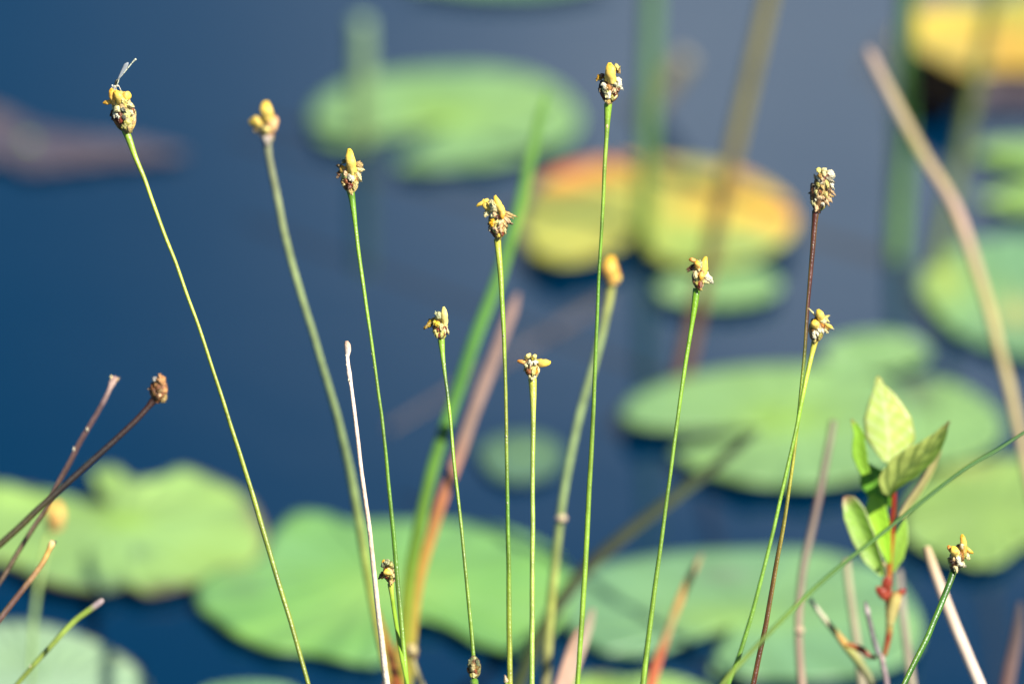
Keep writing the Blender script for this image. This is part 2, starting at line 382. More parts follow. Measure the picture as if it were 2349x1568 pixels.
pad('large green lily pad at the back, notched in its lower left',
    [(708,275),(720,235),(780,195),(880,168),(1000,155),(1120,155),(1230,175),(1300,215),(1335,270),(1310,320),(1230,355),(1120,380),(1000,390),(912,388),(912,368),(965,342),(1025,302),(985,284),(920,288),(856,312),(780,335),(725,315)],
    (1045, 280), LG, [(1010,262,110,45,CB,.7)], seed=1)
pad('yellow lily pad with orange far rim and a notch in its near edge',
    [(1190,520),(1200,460),(1240,410),(1320,375),(1420,360),(1520,362),(1640,375),(1740,410),(1810,460),(1830,510),(1800,560),(1720,600),(1620,615),(1540,605),(1490,585),(1480,550),(1466,528),(1445,550),(1400,580),(1320,605),(1250,600),(1205,565)],
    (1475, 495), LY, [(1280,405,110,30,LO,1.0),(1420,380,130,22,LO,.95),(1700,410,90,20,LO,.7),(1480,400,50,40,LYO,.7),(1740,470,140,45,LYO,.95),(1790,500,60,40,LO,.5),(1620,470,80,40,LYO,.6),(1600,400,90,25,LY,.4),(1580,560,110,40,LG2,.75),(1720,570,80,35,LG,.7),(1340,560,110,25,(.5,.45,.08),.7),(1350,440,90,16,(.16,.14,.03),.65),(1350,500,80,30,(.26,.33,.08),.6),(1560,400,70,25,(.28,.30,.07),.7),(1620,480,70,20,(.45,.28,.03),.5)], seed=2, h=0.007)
pad('small green lily pad half hidden under the yellow pad with orange rim',
    [(1500,655),(1545,628),(1650,605),(1740,615),(1795,645),(1775,680),(1700,702),(1600,704),(1520,685)], (1650, 652), LG, seed=3, h=0.003)
pad('wide green lily pad notched from the left, behind the leafy shrub shoot',
    [(1418,950),(1435,915),(1490,885),(1560,862),(1650,845),(1750,835),(1860,835),(1960,848),(2050,880),(2100,930),(2105,990),(2080,1050),(2000,1095),(1900,1115),(1800,1120),(1700,1110),(1610,1085),(1550,1055),(1538,1035),(1600,1018),(1700,1008),(1775,985),(1740,976),(1650,985),(1560,990),(1480,985),(1430,970)],
    (1800, 985), LG, [(1800,960,110,35,CB,.7)], seed=4, h=0.005)
pad('dull green lily pad between the leafy shoot and the long tan reed',
    [(2050,890),(2120,865),(2200,880),(2270,920),(2305,970),(2290,1020),(2230,1055),(2150,1070),(2090,1050),(2050,1000)], (2150, 965), LG, [(2090,900,60,50,LMV,.6)], seed=5, h=0.003)
pad('small green lily pad just behind the wide pad notched from the left',
    [(1880,800),(1920,772),(2000,758),(2080,765),(2130,790),(2135,820),(2080,850),(1980,860),(1900,845)], (2000, 808), LG, seed=6, h=0.003)
pad('green lily pad crossed by the bent tan reed, cut by the right frame edge',
    [(2100,660),(2110,620),(2150,580),(2230,550),(2340,535),(2450,560),(2490,700),(2450,800),(2349,820),(2260,800),(2180,760),(2130,710)], (2300, 680), LB, [(2170,640,50,60,(.32,.38,.06),.7),(2330,720,60,40,LYO,.3)], seed=7)
pad('pale green lily pad split by a dark notch, below the yellow curled one',
    [(2230,350),(2270,325),(2349,318),(2450,320),(2520,380),(2480,460),(2349,490),(2270,470),(2236,458),(2290,445),(2410,414),(2300,378),(2248,366)], (2430, 408), LG2, seed=8)
pad('bright yellow curled lily pad raised off the water in the far corner',
    [(2050,110),(2065,50),(2110,15),(2200,2),(2300,-6),(2420,-30),(2520,40),(2500,135),(2400,160),(2300,164),(2210,168),(2145,138),(2085,108)], (2280, 70), (.50,.33,.04),
    [(2130,70,80,60,(.55,.40,.05),.8),(2310,110,40,60,(.50,.24,.015),.8),(2290,20,80,25,(.27,.27,.03),.8),(2240,110,80,50,(.58,.38,.06),.7)], seed=9, h=0.006, hfun=lambda x, y: 0.007 * max(0, min(1, (2260 - x) / 200)) + 0.003 * max(0, y / 180.0), lift=0.004)
pad('black sheet standing in for shade under the left end of the bright yellow curled pad',
    [(2078,125),(2140,130),(2210,160),(2238,205),(2205,240),(2150,244),(2105,222),(2080,175)], (2155, 195), (.004,.003,.002), m=M_SHADE, inset=0, seed=30, h=0.0105, wave=0.001, name='dead_leaf_or_shade', cat='shade sheet', group=None)  # added black sheet, stands in for the shaded gap below the pad's lip
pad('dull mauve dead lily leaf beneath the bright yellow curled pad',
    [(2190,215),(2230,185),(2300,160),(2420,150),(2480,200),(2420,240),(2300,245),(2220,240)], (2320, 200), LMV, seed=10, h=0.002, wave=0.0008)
pad('brown mauve lily leaf lying low in the water at the left edge',
    [(-90,240),(0,248),(90,288),(200,308),(330,322),(430,350),(390,366),(250,376),(130,390),(60,396),(0,370),(-90,380)], (60, 340), LMV, [(0,260,60,30,(.16,.11,.08),.6),(40,390,50,14,(.05,.05,.07),.7)], seed=11, h=0.002, wave=0.0008, lift=0.0005)
RIMB = ((0.13, 0.10, 0.05), 0.94)
pad('ragged light green lily pad notched at its far edge, beside the dark brown stalks',
    [(238,1155),(140,1132),(60,1115),(-20,1105),(-120,1120),(-160,1200),(-80,1280),(20,1300),(80,1330),(160,1355),(240,1362),(290,1350),(340,1368),(420,1352),(470,1340),(520,1335),(590,1300),(615,1240),(600,1180),(560,1130),(490,1095),(420,1070),(370,1088),(310,1097),(265,1068),(215,1070),(205,1092),(228,1130),(258,1168)],
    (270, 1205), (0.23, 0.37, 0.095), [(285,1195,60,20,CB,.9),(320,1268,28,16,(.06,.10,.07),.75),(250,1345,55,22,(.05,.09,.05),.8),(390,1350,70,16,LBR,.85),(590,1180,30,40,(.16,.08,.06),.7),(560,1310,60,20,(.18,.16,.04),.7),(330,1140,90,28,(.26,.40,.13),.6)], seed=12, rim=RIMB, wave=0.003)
pad('broad green lily pad in the middle foreground, crossed by most of the stalks',
    [(450,1390),(447,1340),(500,1300),(580,1285),(625,1215),(680,1172),(760,1178),(800,1192),(950,1190),(1080,1196),(1180,1215),(1260,1252),(1315,1305),(1322,1355),(1295,1420),(1240,1478),(1180,1503),(1110,1487),(1050,1455),(985,1425),(955,1428),(920,1480),(885,1518),(840,1532),(780,1518),(700,1503),(610,1492),(540,1460),(490,1425)],
    (880, 1330), (0.15, 0.33, 0.075), [(520,1300,60,20,(.16,.15,.05),.6),(570,1350,40,20,(.10,.17,.07),.5),(900,1350,160,60,LG2,.5)], seed=13)
pad('blue green lily pad with a deep dark notch, under the red brown stalk',
    [(1275,1400),(1290,1350),(1350,1302),(1450,1277),(1560,1262),(1700,1255),(1850,1255),(1960,1280),(2050,1320),(2110,1400),(2118,1470),(2080,1520),(2000,1550),(1900,1562),(1780,1562),(1690,1558),(1628,1550),(1630,1510),(1655,1475),(1668,1438),(1620,1452),(1560,1480),(1500,1505),(1420,1508),(1370,1495),(1320,1465),(1290,1435)],
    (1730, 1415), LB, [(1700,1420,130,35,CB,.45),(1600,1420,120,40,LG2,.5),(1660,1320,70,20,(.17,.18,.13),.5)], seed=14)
pad('pale blue green lily pad in the near left corner',
    [(-90,1440),(0,1425),(60,1422),(150,1440),(240,1475),(310,1520),(352,1575),(360,1650),(250,1730),(0,1750),(-120,1620)], (90, 1570), (0.25, 0.37, 0.22), [(290,1500,40,20,(.2,.2,.05),.5)], seed=15, rim=((0.2, 0.2, 0.12), 0.95))
pad('sliver of green lily pad rim at the bottom edge, left of the white dead stalk',
    [(450,1585),(520,1562),(600,1560),(680,1575),(720,1630),(560,1680),(450,1650)], (580, 1615), LB, seed=16)
pad('brown edged lily pad rim at the bottom, under the orange red blade',
    [(1290,1580),(1330,1545),(1380,1538),(1440,1548),(1500,1542),(1580,1555),(1640,1600),(1500,1680),(1350,1660)], (1460, 1600), LG2, [(1380,1540,60,12,(.3,.15,.1),.8)], seed=17)
pad('olive green lily pad behind the small stalk at the right, touched by the tan reed',
    [(2065,1210),(2080,1140),(2130,1090),(2220,1060),(2349,1045),(2450,1070),(2490,1160),(2440,1235),(2360,1250),(2290,1298),(2230,1302),(2140,1275),(2085,1245)], (2250, 1180), (0.20, 0.31, 0.075), [(2200,1075,100,25,(.35,.33,.1),.5),(2200,1200,60,30,(.13,.2,.07),.4)], seed=18)
pad('small dim round lily pad sunk below the surface in open water',
    [(1090,1045),(1110,1008),(1170,988),(1240,990),(1290,1015),(1302,1055),(1270,1095),(1200,1115),(1130,1100)], (1195, 1050), (0.085, 0.16, 0.085), seed=19, h=0.0016, wave=0.0002, lift=0, rim=((0.02, 0.05, 0.06), 0.75), group=None)
pad('pale lily pad edge cut off by the top of the picture',
    [(970,-35),(1060,-22),(1150,-17),(1250,-19),(1340,-35),(1400,-60),(1200,-120),(1000,-90),(940,-40)], (1180, -55), LB, seed=20)

# ------------------------------------------------------------------ tall blurred reeds behind, standing in the water
def reed(label, base_px, top_px, dtop, wid, cols_, leanw=0.0, name='reed', group='blurred reeds standing in the pond', sharp=False):
    b0 = G(base_px[0], base_px[1]); t0 = P(top_px[0], top_px[1], dtop)
    pts = []; rr = []; cc = []; N = 26
    dmid = (b0 - CP).dot(Fv)
    for i in range(N + 1):
        f = i / N; q = b0.lerp(t0, f) + Rv * (leanw * math.sin(math.pi * f)); pts.append(q)
        rr.append(wid * 0.5 * pxm(dmid) * (1 - (0.95 * max(0, (f - 0.93) / 0.07) if sharp else 0.0)) * (1.0 - 0.15 * f)); cc.append(ramp(cols_, f))
    pts.insert(0, b0 + (b0 - t0).normalized() * 0.03); rr.insert(0, rr[0]); cc.insert(0, cc[0])
    r = root(name, b0, label, 'reed', group)
    mb = MB(); tube(mb, pts, rr, cc, 14, 0.06, 3, 3, 0.8); mb.build('stem', M_REED, r, b0)
    return r
GR = (0.12, 0.235, 0.10)
def vert_top(base_px, h, dx=0.0, dy=0.0):       # a reed of real height h: its top in space
    b0 = G(*base_px); return b0 + Vector((dx, dy, h))
def reed3(label, base_px, h, dx, dy, wid, cols_, sharp=False, **k):
    tp = vert_top(base_px, h, dx, dy); v = tp - CP; d = v.dot(Fv)
    return reed(label, base_px, (DW / 2 + v.dot(Rv) / d / 0.12 * DW, DH / 2 - v.dot(Uv) / d / 0.12 * DW), d, wid, cols_, sharp=sharp, **k)
reed3('green blurred reed rising out of the notched pad at the back', (830, 335), 0.0535, 0, 0, 50, [(0, (.15,.21,.07)), (.3, (.19,.29,.12)), (1, (.20,.31,.18))])
reed3('upright green reed rising from the notch of the yellow pad', (1474, 570), 0.22, 0.006, 0, 42, [(0, (.10,.20,.03)), (.4, GR), (1, GR)])
reed3('slanting olive tan reed leaning over the yellow pad', (1558, 878), 0.30, 0.062, 0, 33, [(0, (.20,.085,.035)), (.22, (.14,.08,.05)), (.35, (.27,.22,.045)), (1, (.26,.22,.075))])
reed3('green reed standing beside the tip of the bent tan reed', (2056, 590), 0.22, 0.006, 0, 42, [(0, (.12,.25,.05)), (.5, (.09,.20,.05)), (1, GR)])
reed3('olive reed slanting past the bright yellow curled pad', (2140, 640), 0.20, 0.036, 0, 32, [(0, (.15,.19,.05)), (.5, (.16,.19,.06)), (.8, (.40,.26,.05)), (1, (.45,.3,.07))])
# short dead leaf tip behind
reed3('short beige dead leaf tip leaning in open water near the top', (1475, 262), 0.026, 0.018, 0, 60, [(0, (.16,.14,.10)), (1, (.22,.20,.13))], sharp=True, name='dead_leaf_or_shade', group=None)
# faint flat strip standing in for a leaning blade's reflection
b0 = G(1385, 690); b1 = G(890, 985); r = root('reflection_strip', b1, 'faint mauve strip painted as a reflection lying flat behind the green blades', 'dead stalk')
mb = MB(); N = 20; tube(mb, [b1.lerp(b0, i / N) + Vector((0, 0, 0.0003)) for i in range(N + 1)], [0.0028 * (0.5 + 0.5 * i / N) for i in range(N + 1)], [(.10,.085,.085)] * (N + 1), 10, flat=0.35); mb.build('stem', M_REED, r, b1)  # this 'stem' is the flat strip standing in for the reflection

# ------------------------------------------------------------------ blurred blades between the pads and the stalks
def blade(label, path, d0, d1, widths, cols_, name='sedge', group='long blurred grass blades', cat='grass blade', m=M_REED, flat=0.35, node=None, seed=3, ridge=0.04):
    pts, rr, cc = scape(path, d0, d1, widths, cols_, seed=seed, wob=1.5)
    base = pts[-1].copy(); base.z = 0
    r = root(name, base, label, cat, group); mb = MB(); tube(mb, pts, rr, cc, 12, ridge, 2, 10, flat); o = mb.build('stem', m, r, base)
    if node:
        for (x, y, s_, c) in node:
            t = (y - path[0][1]) / (path[-1][1] - path[0][1]); dd = lerp(d0, d1, t); q = P(x, y, dd); k = pxm(dd)
            m2 = MB(); lobe(m2, q - Uv * s_ * .5 * k, q + Uv * s_ * .5 * k, s_ * 1.15 * k, s_ * 1.15 * k, c, c, crumple=.05, blunt=.5); m2.build('node', m, r, base)
    return r
blade('broad green blade leaning right in the middle, blurred', [(1256,205),(1240,270),(1222,350),(1190,480),(1150,620),(1100,750),(1045,910),(1000,1050),(965,1190),(942,1320),(930,1440),(922,1568)], 2.82, 2.66,
      [(0, 5), (60, 20), (250, 26), (700, 31), (1400, 28)], [(0, (.10,.22,.03)), (.5, (.055,.17,.025)), (.8, (.09,.17,.01)), (1, (.19,.17,.01))])
blade('broad mauve tan dry blade beside the green one', [(1188,672),(1165,735),(1130,830),(1088,940),(1050,1050),(1012,1150),(985,1240),(960,1340),(945,1450),(936,1568)], 2.78, 2.66,
      [(0, 8), (40, 26), (400, 30), (900, 24)], [(0, (.24,.155,.13)), (.36, (.26,.17,.13)), (.54, (.28,.10,.04)), (.68, (.30,.17,.03)), (1, (.22,.20,.02))], group='dry tan blades')
blade('dark olive blade slanting across the notched blue green pad', [(1738,985),(1640,1068),(1540,1145),(1440,1220),(1350,1300),(1285,1380),(1235,1460),(1190,1568)], 2.86, 2.76,
      [(0, 14), (40, 28), (300, 34), (900, 38)], [(0, (.03,.055,.02)), (.3, (.035,.045,.015)), (.6, (.03,.035,.012)), (1, (.03,.045,.01))])
blade('long bent tan reed leaning left along the right side', [(1990,112),(2015,165),(2060,250),(2115,350),(2170,440),(2200,500),(2235,600),(2272,725),(2305,850),(2338,990),(2372,1150),(2400,1300)], 2.88, 2.78,
      [(0, 14), (20, 24), (400, 27), (900, 26), (1300, 24)], [(0, (.34,.25,.21)), (.2, (.42,.34,.16)), (.35, (.52,.35,.25)), (.5, (.38,.32,.13)), (.75, (.40,.32,.15)), (1, (.30,.2,.12))], name='dry_reed', group=None, cat='reed', flat=.8)
blade('short cream dry reed crossing behind the small stalk at the lower right', [(2126,1255),(2145,1310),(2172,1385),(2205,1470),(2248,1568)], 2.61, 2.58, [(0, 16), (30, 22), (120, 25), (400, 28)],
      [(0, (.55,.40,.22)), (.3, (.62,.46,.33)), (1, (.72,.58,.46))], name='dry_reed', group=None, cat='reed', flat=.9)
blade('long thin green blade arching in front of the leafy shoot', [(2400,966),(2349,992),(2287,1031),(2205,1081),(2060,1193),(1921,1304),(1844,1372),(1766,1448),(1687,1532),(1650,1580)], 2.468, 2.40,
      [(0, 8), (60, 8), (300, 9.5), (1000, 11)], [(0, (.03,.11,.01)), (.3, (.02,.085,.006)), (.6, (.05,.14,.006)), (1, (.13,.20,.01))], flat=.8)
blade('orange red blade leaning right at the bottom', [(1612,1268),(1590,1310),(1562,1370),(1535,1440),(1510,1510),(1492,1575)], 2.73, 2.70, [(0, 5), (30, 15), (120, 18), (180, 16), (400, 30)],
      [(0, (.20,.20,.10)), (.18, (.33,.18,.05)), (.4, (.42,.22,.05)), (.55, (.26,.22,.08)), (.75, (.30,.07,.02)), (1, (.44,.10,.03))], group=None)
blade('pale pinkish dry blade at the bottom, beside the tallest stalk', [(1360,1395),(1345,1440),(1325,1500),(1300,1568)], 2.70, 2.66, [(0, 10), (40, 26), (300, 34)], [(0, (.33,.28,.18)), (.5, (.36,.28,.2)), (1, (.40,.28,.2))], group='dry tan blades')
blade('short pinkish blade leaning to the pale one at the bottom', [(1325,1440),(1305,1500),(1285,1568)], 2.66, 2.64, [(0, 6), (40, 20), (300, 30)], [(0, (.35,.22,.14)), (1, (.45,.28,.2))], group='dry tan blades')
blade('faint brown jointed stalk left of the leafy shoot', [(1912,965),(1898,1040),(1880,1130),(1860,1220),(1842,1310),(1833,1400),(1832,1480),(1840,1568)], 2.68, 2.64, [(0, 16), (400, 18), (900, 22)],
      [(0, (.2,.2,.11)), (.3, (.14,.09,.07)), (.6, (.17,.14,.09)), (1, (.28,.19,.13))], name='dry_stalk', group=None, cat='dry stalk', node=[(1833,1447,22,(.5,.36,.24))], flat=.9)
blade('thin tan stalk behind the red stem base of the shoot', [(1942,1285),(1950,1360),(1962,1450),(1978,1568)], 2.68, 2.66, [(0, 16), (400, 22)], [(0, (.30,.28,.16)), (1, (.28,.24,.15))], name='dry_stalk', group=None, cat='dry stalk', flat=.9)
blade('thin beige stalk between the shoot and the small green stalk', [(2062,1310),(2068,1380),(2078,1470),(2092,1568)], 2.70, 2.66, [(0, 16), (400, 24)], [(0, (.30,.26,.2)), (1, (.30,.26,.17))], name='dry_stalk', group=None, cat='dry stalk', flat=.9)
blade('reddish green blade at the foot of the white dead stalk', [(868,1400),(880,1450),(898,1510),(915,1575)], 2.68, 2.64, [(0, 6), (60, 18), (300, 26)], [(0, (.28,.22,.03)), (.5, (.26,.11,.02)), (1, (.22,.06,.015))], group=None)
blade('dark reddish blade beneath the broad green blade', [(925,1440),(915,1490),(905,1530),(892,1580)], 2.68, 2.64, [(0, 10), (60, 26), (300, 36)], [(0, (.24,.22,.02)), (.6, (.26,.20,.03)), (1, (.30,.12,.04))], group=None)
blade('dull brown blade at the bottom right corner', [(2340,1380),(2335,1440),(2322,1510),(2310,1575)], 2.72, 2.7, [(0, 12), (60, 26), (300, 36)], [(0, (.06,.05,.05)), (1, (.11,.06,.05))], group=None)

# ------------------------------------------------------------------ the sharp grass stalks with their seed heads
Z1 = (350, 200, 400 / 1568); Z2 = (950, 350, 600 / 2091); Z10 = (2300, 200, 300 / 1307); Z8 = (1860, 740, 300 / 1809); Z6 = (1660, 1180, 220 / 1568)
Z9 = (2020, 1380, 240 / 2091); Z13 = (3180, 640, 240 / 1447); Z12 = (2700, 980, 220 / 1568); Z14 = (3200, 1200, 200 / 1568); Z15 = (3750, 2080, 250 / 1307); Z5 = (1400, 2150, 600 / 1611)
Z16 = (550, 1480, 170 / 1666); ZD = (0, 0, 1.7437)

grass('leftmost leaning stalk, its seed head carrying a small damselfly', [(287,298),(297,322),(312,365),(332,412),(352,468),(376,535),(402,600),(430,680),(456,750),(482,830),(507,905),(532,985),(556,1060),(581,1140),(603,1215),(626,1292),(646,1358),(667,1425),(688,1500),(707,1568)],
      2.50, [(0, 16), (60, 11), (150, 8.5), (500, 9), (1400, 11)], [(0, SG), (.1, SY), (.5, SY), (.75, (.20,.26,.03)), (1, (.22,.26,.03))], seed=1,
      head=dict(Z=Z1, axis=(640,1310,490,640), hw=185, bracts=BR_GREEN, nb=34, wmid=.42, filler=10, lobes=[
        (420,830,375,605,115,DYEL), (530,820,440,640,135,YEL), (560,720,690,735,150,YEL,.5), (340,800,245,835,80,DYEL,.2), (600,850,715,890,75,CREAM), (640,940,700,1010,70,CREAM), (580,880,560,760,90,PYEL,.9,'w'),
        (430,890,510,960,110,CREAM), (395,970,430,1060,60,WHT), (440,980,500,1060,60,WHT), (480,900,590,960,60,(.10,.11,.08)), (550,1000,590,1080,70,(.14,.14,.10)), (600,1090,615,1190,95,OLV), (665,1030,690,1130,70,PYEL,.8,'w'), (545,1160,600,1240,70,OLV), (500,1040,530,1140,80,RED), (345,960,365,1030,60,BRN,.3), (380,1040,390,1090,50,BRN,.4), (660,1180,670,1260,55,TAN)]))
grass('slightly blurred second stalk from the left, with a three lobed yellow head', [(612,322),(618,365),(635,450),(650,525),(667,595),(684,655),(702,715),(720,772),(738,835),(757,900),(774,960),(793,1040),(810,1120),(824,1200),(836,1275),(848,1345),(862,1420),(878,1500),(892,1568)],
      2.615, [(0, 18), (40, 15), (300, 16), (800, 19), (1300, 16)], [(0, (.26,.27,.16)), (.2, SPL), (.6, (.22,.30,.12)), (.8, (.26,.33,.06)), (1, (.32,.24,.04))], seed=2, streak=None, dtilt=0.03,
      head=dict(Z=Z2, axis=(420,800,400,380), hw=110, bracts=BR_YEL, nb=22, wmid=.5, filler=4, lobes=[
        (420,440,398,195,180,YEL), (320,490,165,480,170,YEL,.5), (430,640,530,400,150,PEACH,.7,'p'), (190,590,270,615,70,TAN,.3), (420,560,400,640,110,PYEL), (330,500,330,620,60,(.10,.08,.02)), (410,660,425,780,110,(.55,.46,.40))]))
grass('bleached white dead stalk with a fuzzy clubbed tip', [(795,782),(798,800),(797,822),(800,850),(806,893),(815,960),(822,1020),(829,1080),(837,1140),(846,1205),(853,1265),(860,1330),(866,1390),(873,1450),(880,1510),(888,1568)],
      2.50, [(0, 7), (8, 14), (22, 14), (36, 8), (60, 9), (75, 11), (100, 8), (400, 11), (900, 15)], [(0, (.55,.36,.24)), (.04, (.78,.66,.55)), (.3, (.72,.56,.44)), (.6, (.74,.58,.42)), (1, (.80,.68,.50))], m=M_DRY, name='dead_stalk', cat='dead stalk', group=None, seed=3, streak=(.5,.28,.16), ridge=.08,
      specks=[(793,838,3),(803,839,3),(792,872,4),(804,870,3),(791,815,2.5)])
grass('straight green stalk topped by one tall yellow petal over ragged brown scraps', [(804,436),(808,458),(813,500),(820,560),(830,630),(840,700),(850,770),(860,842),(869,910),(877,965),(884,1035),(890,1100),(896,1160),(902,1222),(907,1280),(912,1335),(919,1410),(926,1490),(933,1568)],
      2.50, W1, [(0, SG2), (.1, SG), (.4, (.20,.34,.03)), (.7, SG2), (.8, (.10,.18,.02)), (1, SG)], seed=4, specks=[(852,813,2.2),(858,840,1.6)],
      head=dict(Z=Z2, axis=(1585,1490,1560,1060), hw=135, bracts=BR_GREEN, nb=26, wmid=.55, filler=14, fill_cols=(TAN, BRN, CREAM, BRN, PINK), lobes=[
        (1600,1170,1560,855,135,YEL,1.0), (1420,1190,1465,1085,90,DYEL), (1650,1050,1740,1110,90,TAN), (1650,1110,1735,1160,80,CREAM), (1660,1170,1715,1290,55,CREAM), (1705,1240,1710,1300,45,WHT), (1360,1115,1430,1075,70,(.30,.2,.09)), (1425,1190,1450,1250,55,WHT),
        (1560,1190,1600,1290,90,WHT), (1430,1290,1490,1350,60,TAN), (1440,1340,1490,1365,40,CREAM), (1390,1180,1400,1240,60,BRN,.4), (1520,1130,1510,1230,50,PINK), (1610,1110,1620,1180,60,OLV), (1580,1310,1570,1390,70,RED), (1660,1300,1620,1400,60,(.55,.45,.16)), (1560,1400,1590,1480,60,(.6,.45,.15)), (1490,1000,1480,1060,50,(.2,.22,.08))]))
grass('very short stalk with an egg shaped head touching the straight green stalk', [(896,1338),(900,1370),(906,1410),(913,1455),(920,1500),(928,1540),(934,1568)], 2.495, [(0, 13), (30, 9), (300, 9)], [(0, SY), (.2, (.2,.34,.02)), (1, SG)], seed=5,
      head=dict(Z=Z5, axis=(440,500,405,240), hw=72, bracts=BR_GREEN, nb=26, wmid=.5, filler=3, lobes=[
        (345,285,362,232,45,DYEL,.6), (400,300,400,240,62,GCR), (440,330,440,260,68,(.5,.48,.16)), (362,320,365,275,45,(.28,.34,.16)), (400,400,400,330,82,YEL), (335,375,325,420,40,BRN,.3), (335,415,338,440,28,DYEL,.3), (462,430,460,390,38,CREAM), (435,440,437,400,36,OLV), (385,440,395,410,36,RED), (440,450,442,500,34,TAN)]))
grass('thin stalk with a pale upright petal and a mustard flap on its left', [(1012,779),(1014,800),(1017,830),(1022,870),(1027,905),(1033,960),(1038,1020),(1043,1075),(1050,1135),(1056,1190),(1062,1250),(1068,1310),(1074,1370),(1080,1435),(1086,1510),(1090,1575)], 2.505, W2,
      [(0, SG), (.08, (.2,.34,.04)), (.16, (.06,.12,.02)), (.2, SG), (.6, (.20,.30,.03)), (1, SG)], seed=6, specks=[(1022,835,2.2)],
      head=dict(Z=Z6, axis=(760,1310,670,560), hw=220, bracts=BR_YEL + [RED], nb=30, wmid=.5, filler=6, fill_cols=(CREAM, PYEL, RED), lobes=[
        (850,800,825,330,190,PYEL,1.0,'p'), (730,700,650,525,220,GCR,.8,'w'), (480,720,305,905,150,MUST,.1,'w'), (570,690,565,810,80,YEL,.9,'w'), (650,740,635,865,135,YEL,1,'w'), (740,800,760,960,125,CREAM), (590,950,625,1170,120,PYEL,1,'w'), (550,1060,590,1150,80,CREAM), (770,960,765,1190,95,(.62,.60,.16)), (820,900,860,1100,60,CREAM), (925,860,945,1080,80,CREAM,.6),
        (640,930,670,1020,60,RED,1.05), (690,1070,690,1180,60,RED,1.05), (820,1080,830,1160,60,(.3,.05,.015),1.0), (800,860,805,940,50,(.4,.12,.03),1.1), (520,780,560,900,60,(.2,.1,.02))]))
grass('unopened egg shaped green brown bud at the very bottom, under the thin stalk', [(1088,1561),(1089,1572),(1090,1590)], 2.485, [(0, 17), (10, 16), (100, 12)], [(0, SG2), (1, SG)], seed=7,
      head=dict(Z=Z5, axis=(1337,1515,1330,1262), hw=76, bracts=[(.26,.26,.08), (.34,.28,.12), (.2,.1,.03), (.16,.18,.07)], nb=26, wmid=.5, filler=0, lobes=[(1318,1435,1320,1350,48,(.62,.50,.22)), (1370,1390,1365,1310,40,(.2,.24,.12),.8), (1285,1380,1295,1310,40,(.22,.24,.11),.8), (1340,1400,1350,1450,26,(.3,.07,.02)), (1335,1440,1335,1480,40,CREAM), (1300,1450,1310,1490,36,OLV,.8)]))
grass('stalk with a curled yellow hook left and tan rags right of its head', [(1141,548),(1143,572),(1147,615),(1150,660),(1153,715),(1156,780),(1159,860),(1161,950),(1162,1040),(1164,1140),(1165,1230),(1167,1320),(1168,1440),(1170,1568)], 2.50, [(0, 15), (25, 13), (100, 11), (300, 8.5), (900, 11), (1100, 12)],
      [(0, (.4,.36,.03)), (.03, SY), (.15, SG), (.4, SOL), (.6, SG2), (1, SOL)], seed=8, specks=[(1156,768,3),(1161,995,3.5),(1161,1008,2),(1163,1152,3)],
      head=dict(Z=Z8, axis=(800,1320,760,600), hw=225, bracts=BR_GREEN, nb=34, wmid=.5, filler=8, fill_cols=(TAN, PINK, BRN, CREAM), lobes=[
        (900,640,720,255,165,YEL,.7), (780,660,670,410,200,CREAM,.9), (530,620,430,350,170,YEL,.3), (430,370,280,510,105,YEL,.3), (490,620,490,745,105,CREAM,.5), (890,620,900,820,125,DYEL,1.1), (720,800,640,970,110,DYEL,1,'w'), (830,850,830,940,100,(.6,.58,.3)), (950,640,1180,745,70,TAN,.2), (1000,720,1110,780,70,TAN,.2), (980,780,1100,915,130,PINK,.3), (960,860,1000,1000,90,TAN,.6),
        (680,980,770,1130,85,PINK), (960,1010,985,1130,90,(.66,.6,.26),.6), (860,1040,870,1140,80,PINK), (900,1130,900,1230,65,RED,1.1), (820,1170,810,1260,80,(.6,.46,.06)), (790,720,790,800,70,(.10,.02,.01),1.05), (640,700,660,760,80,(.55,.58,.3)), (700,640,720,760,70,PINK)]))
grass('stalk with a pale thick neck and petals spreading both ways like wings', [(1221,868),(1222,880),(1223,920),(1223,1000),(1222,1080),(1222,1200),(1221,1300),(1221,1400),(1220,1490),(1220,1568)], 2.502, [(0, 19), (20, 17), (80, 11), (200, 10), (500, 12), (900, 13)],
      [(0, (.50,.50,.06)), (.06, (.48,.50,.08)), (.2, (.30,.40,.06)), (.6, (.26,.40,.06)), (1, (.28,.44,.08))], seed=9, ridge=0.03, streak=(.42,.40,.06),
      head=dict(Z=Z9, axis=(950,1230,930,360), hw=285, bracts=BR_YEL, nb=24, wmid=.6, filler=2, fill_cols=(CREAM, PYEL), lobes=[
        (1130,620,1600,580,280,YEL,.4), (680,580,425,545,165,ORG,.3), (720,450,890,300,160,PYEL,.7,'p'), (980,450,1090,330,170,PYEL,.7,'p'), (740,620,745,760,150,CREAM), (860,500,890,640,140,WHT), (1040,520,1040,680,160,WHT), (1000,700,990,980,150,PYEL,1,'w'), (820,770,840,990,165,(.32,.08,.01),1.0), (1090,830,1080,1000,110,(.62,.28,.02),1.0), (1180,740,1160,960,110,CREAM,.8), (700,720,740,900,90,OLV,.8), (820,1010,940,1190,110,(.80,.66,.30),.9), (1070,1010,950,1190,110,(.82,.68,.36),.9), (860,700,880,760,60,PINK,1.1), (930,430,960,520,60,(.5,.4,.02),1.0)]))
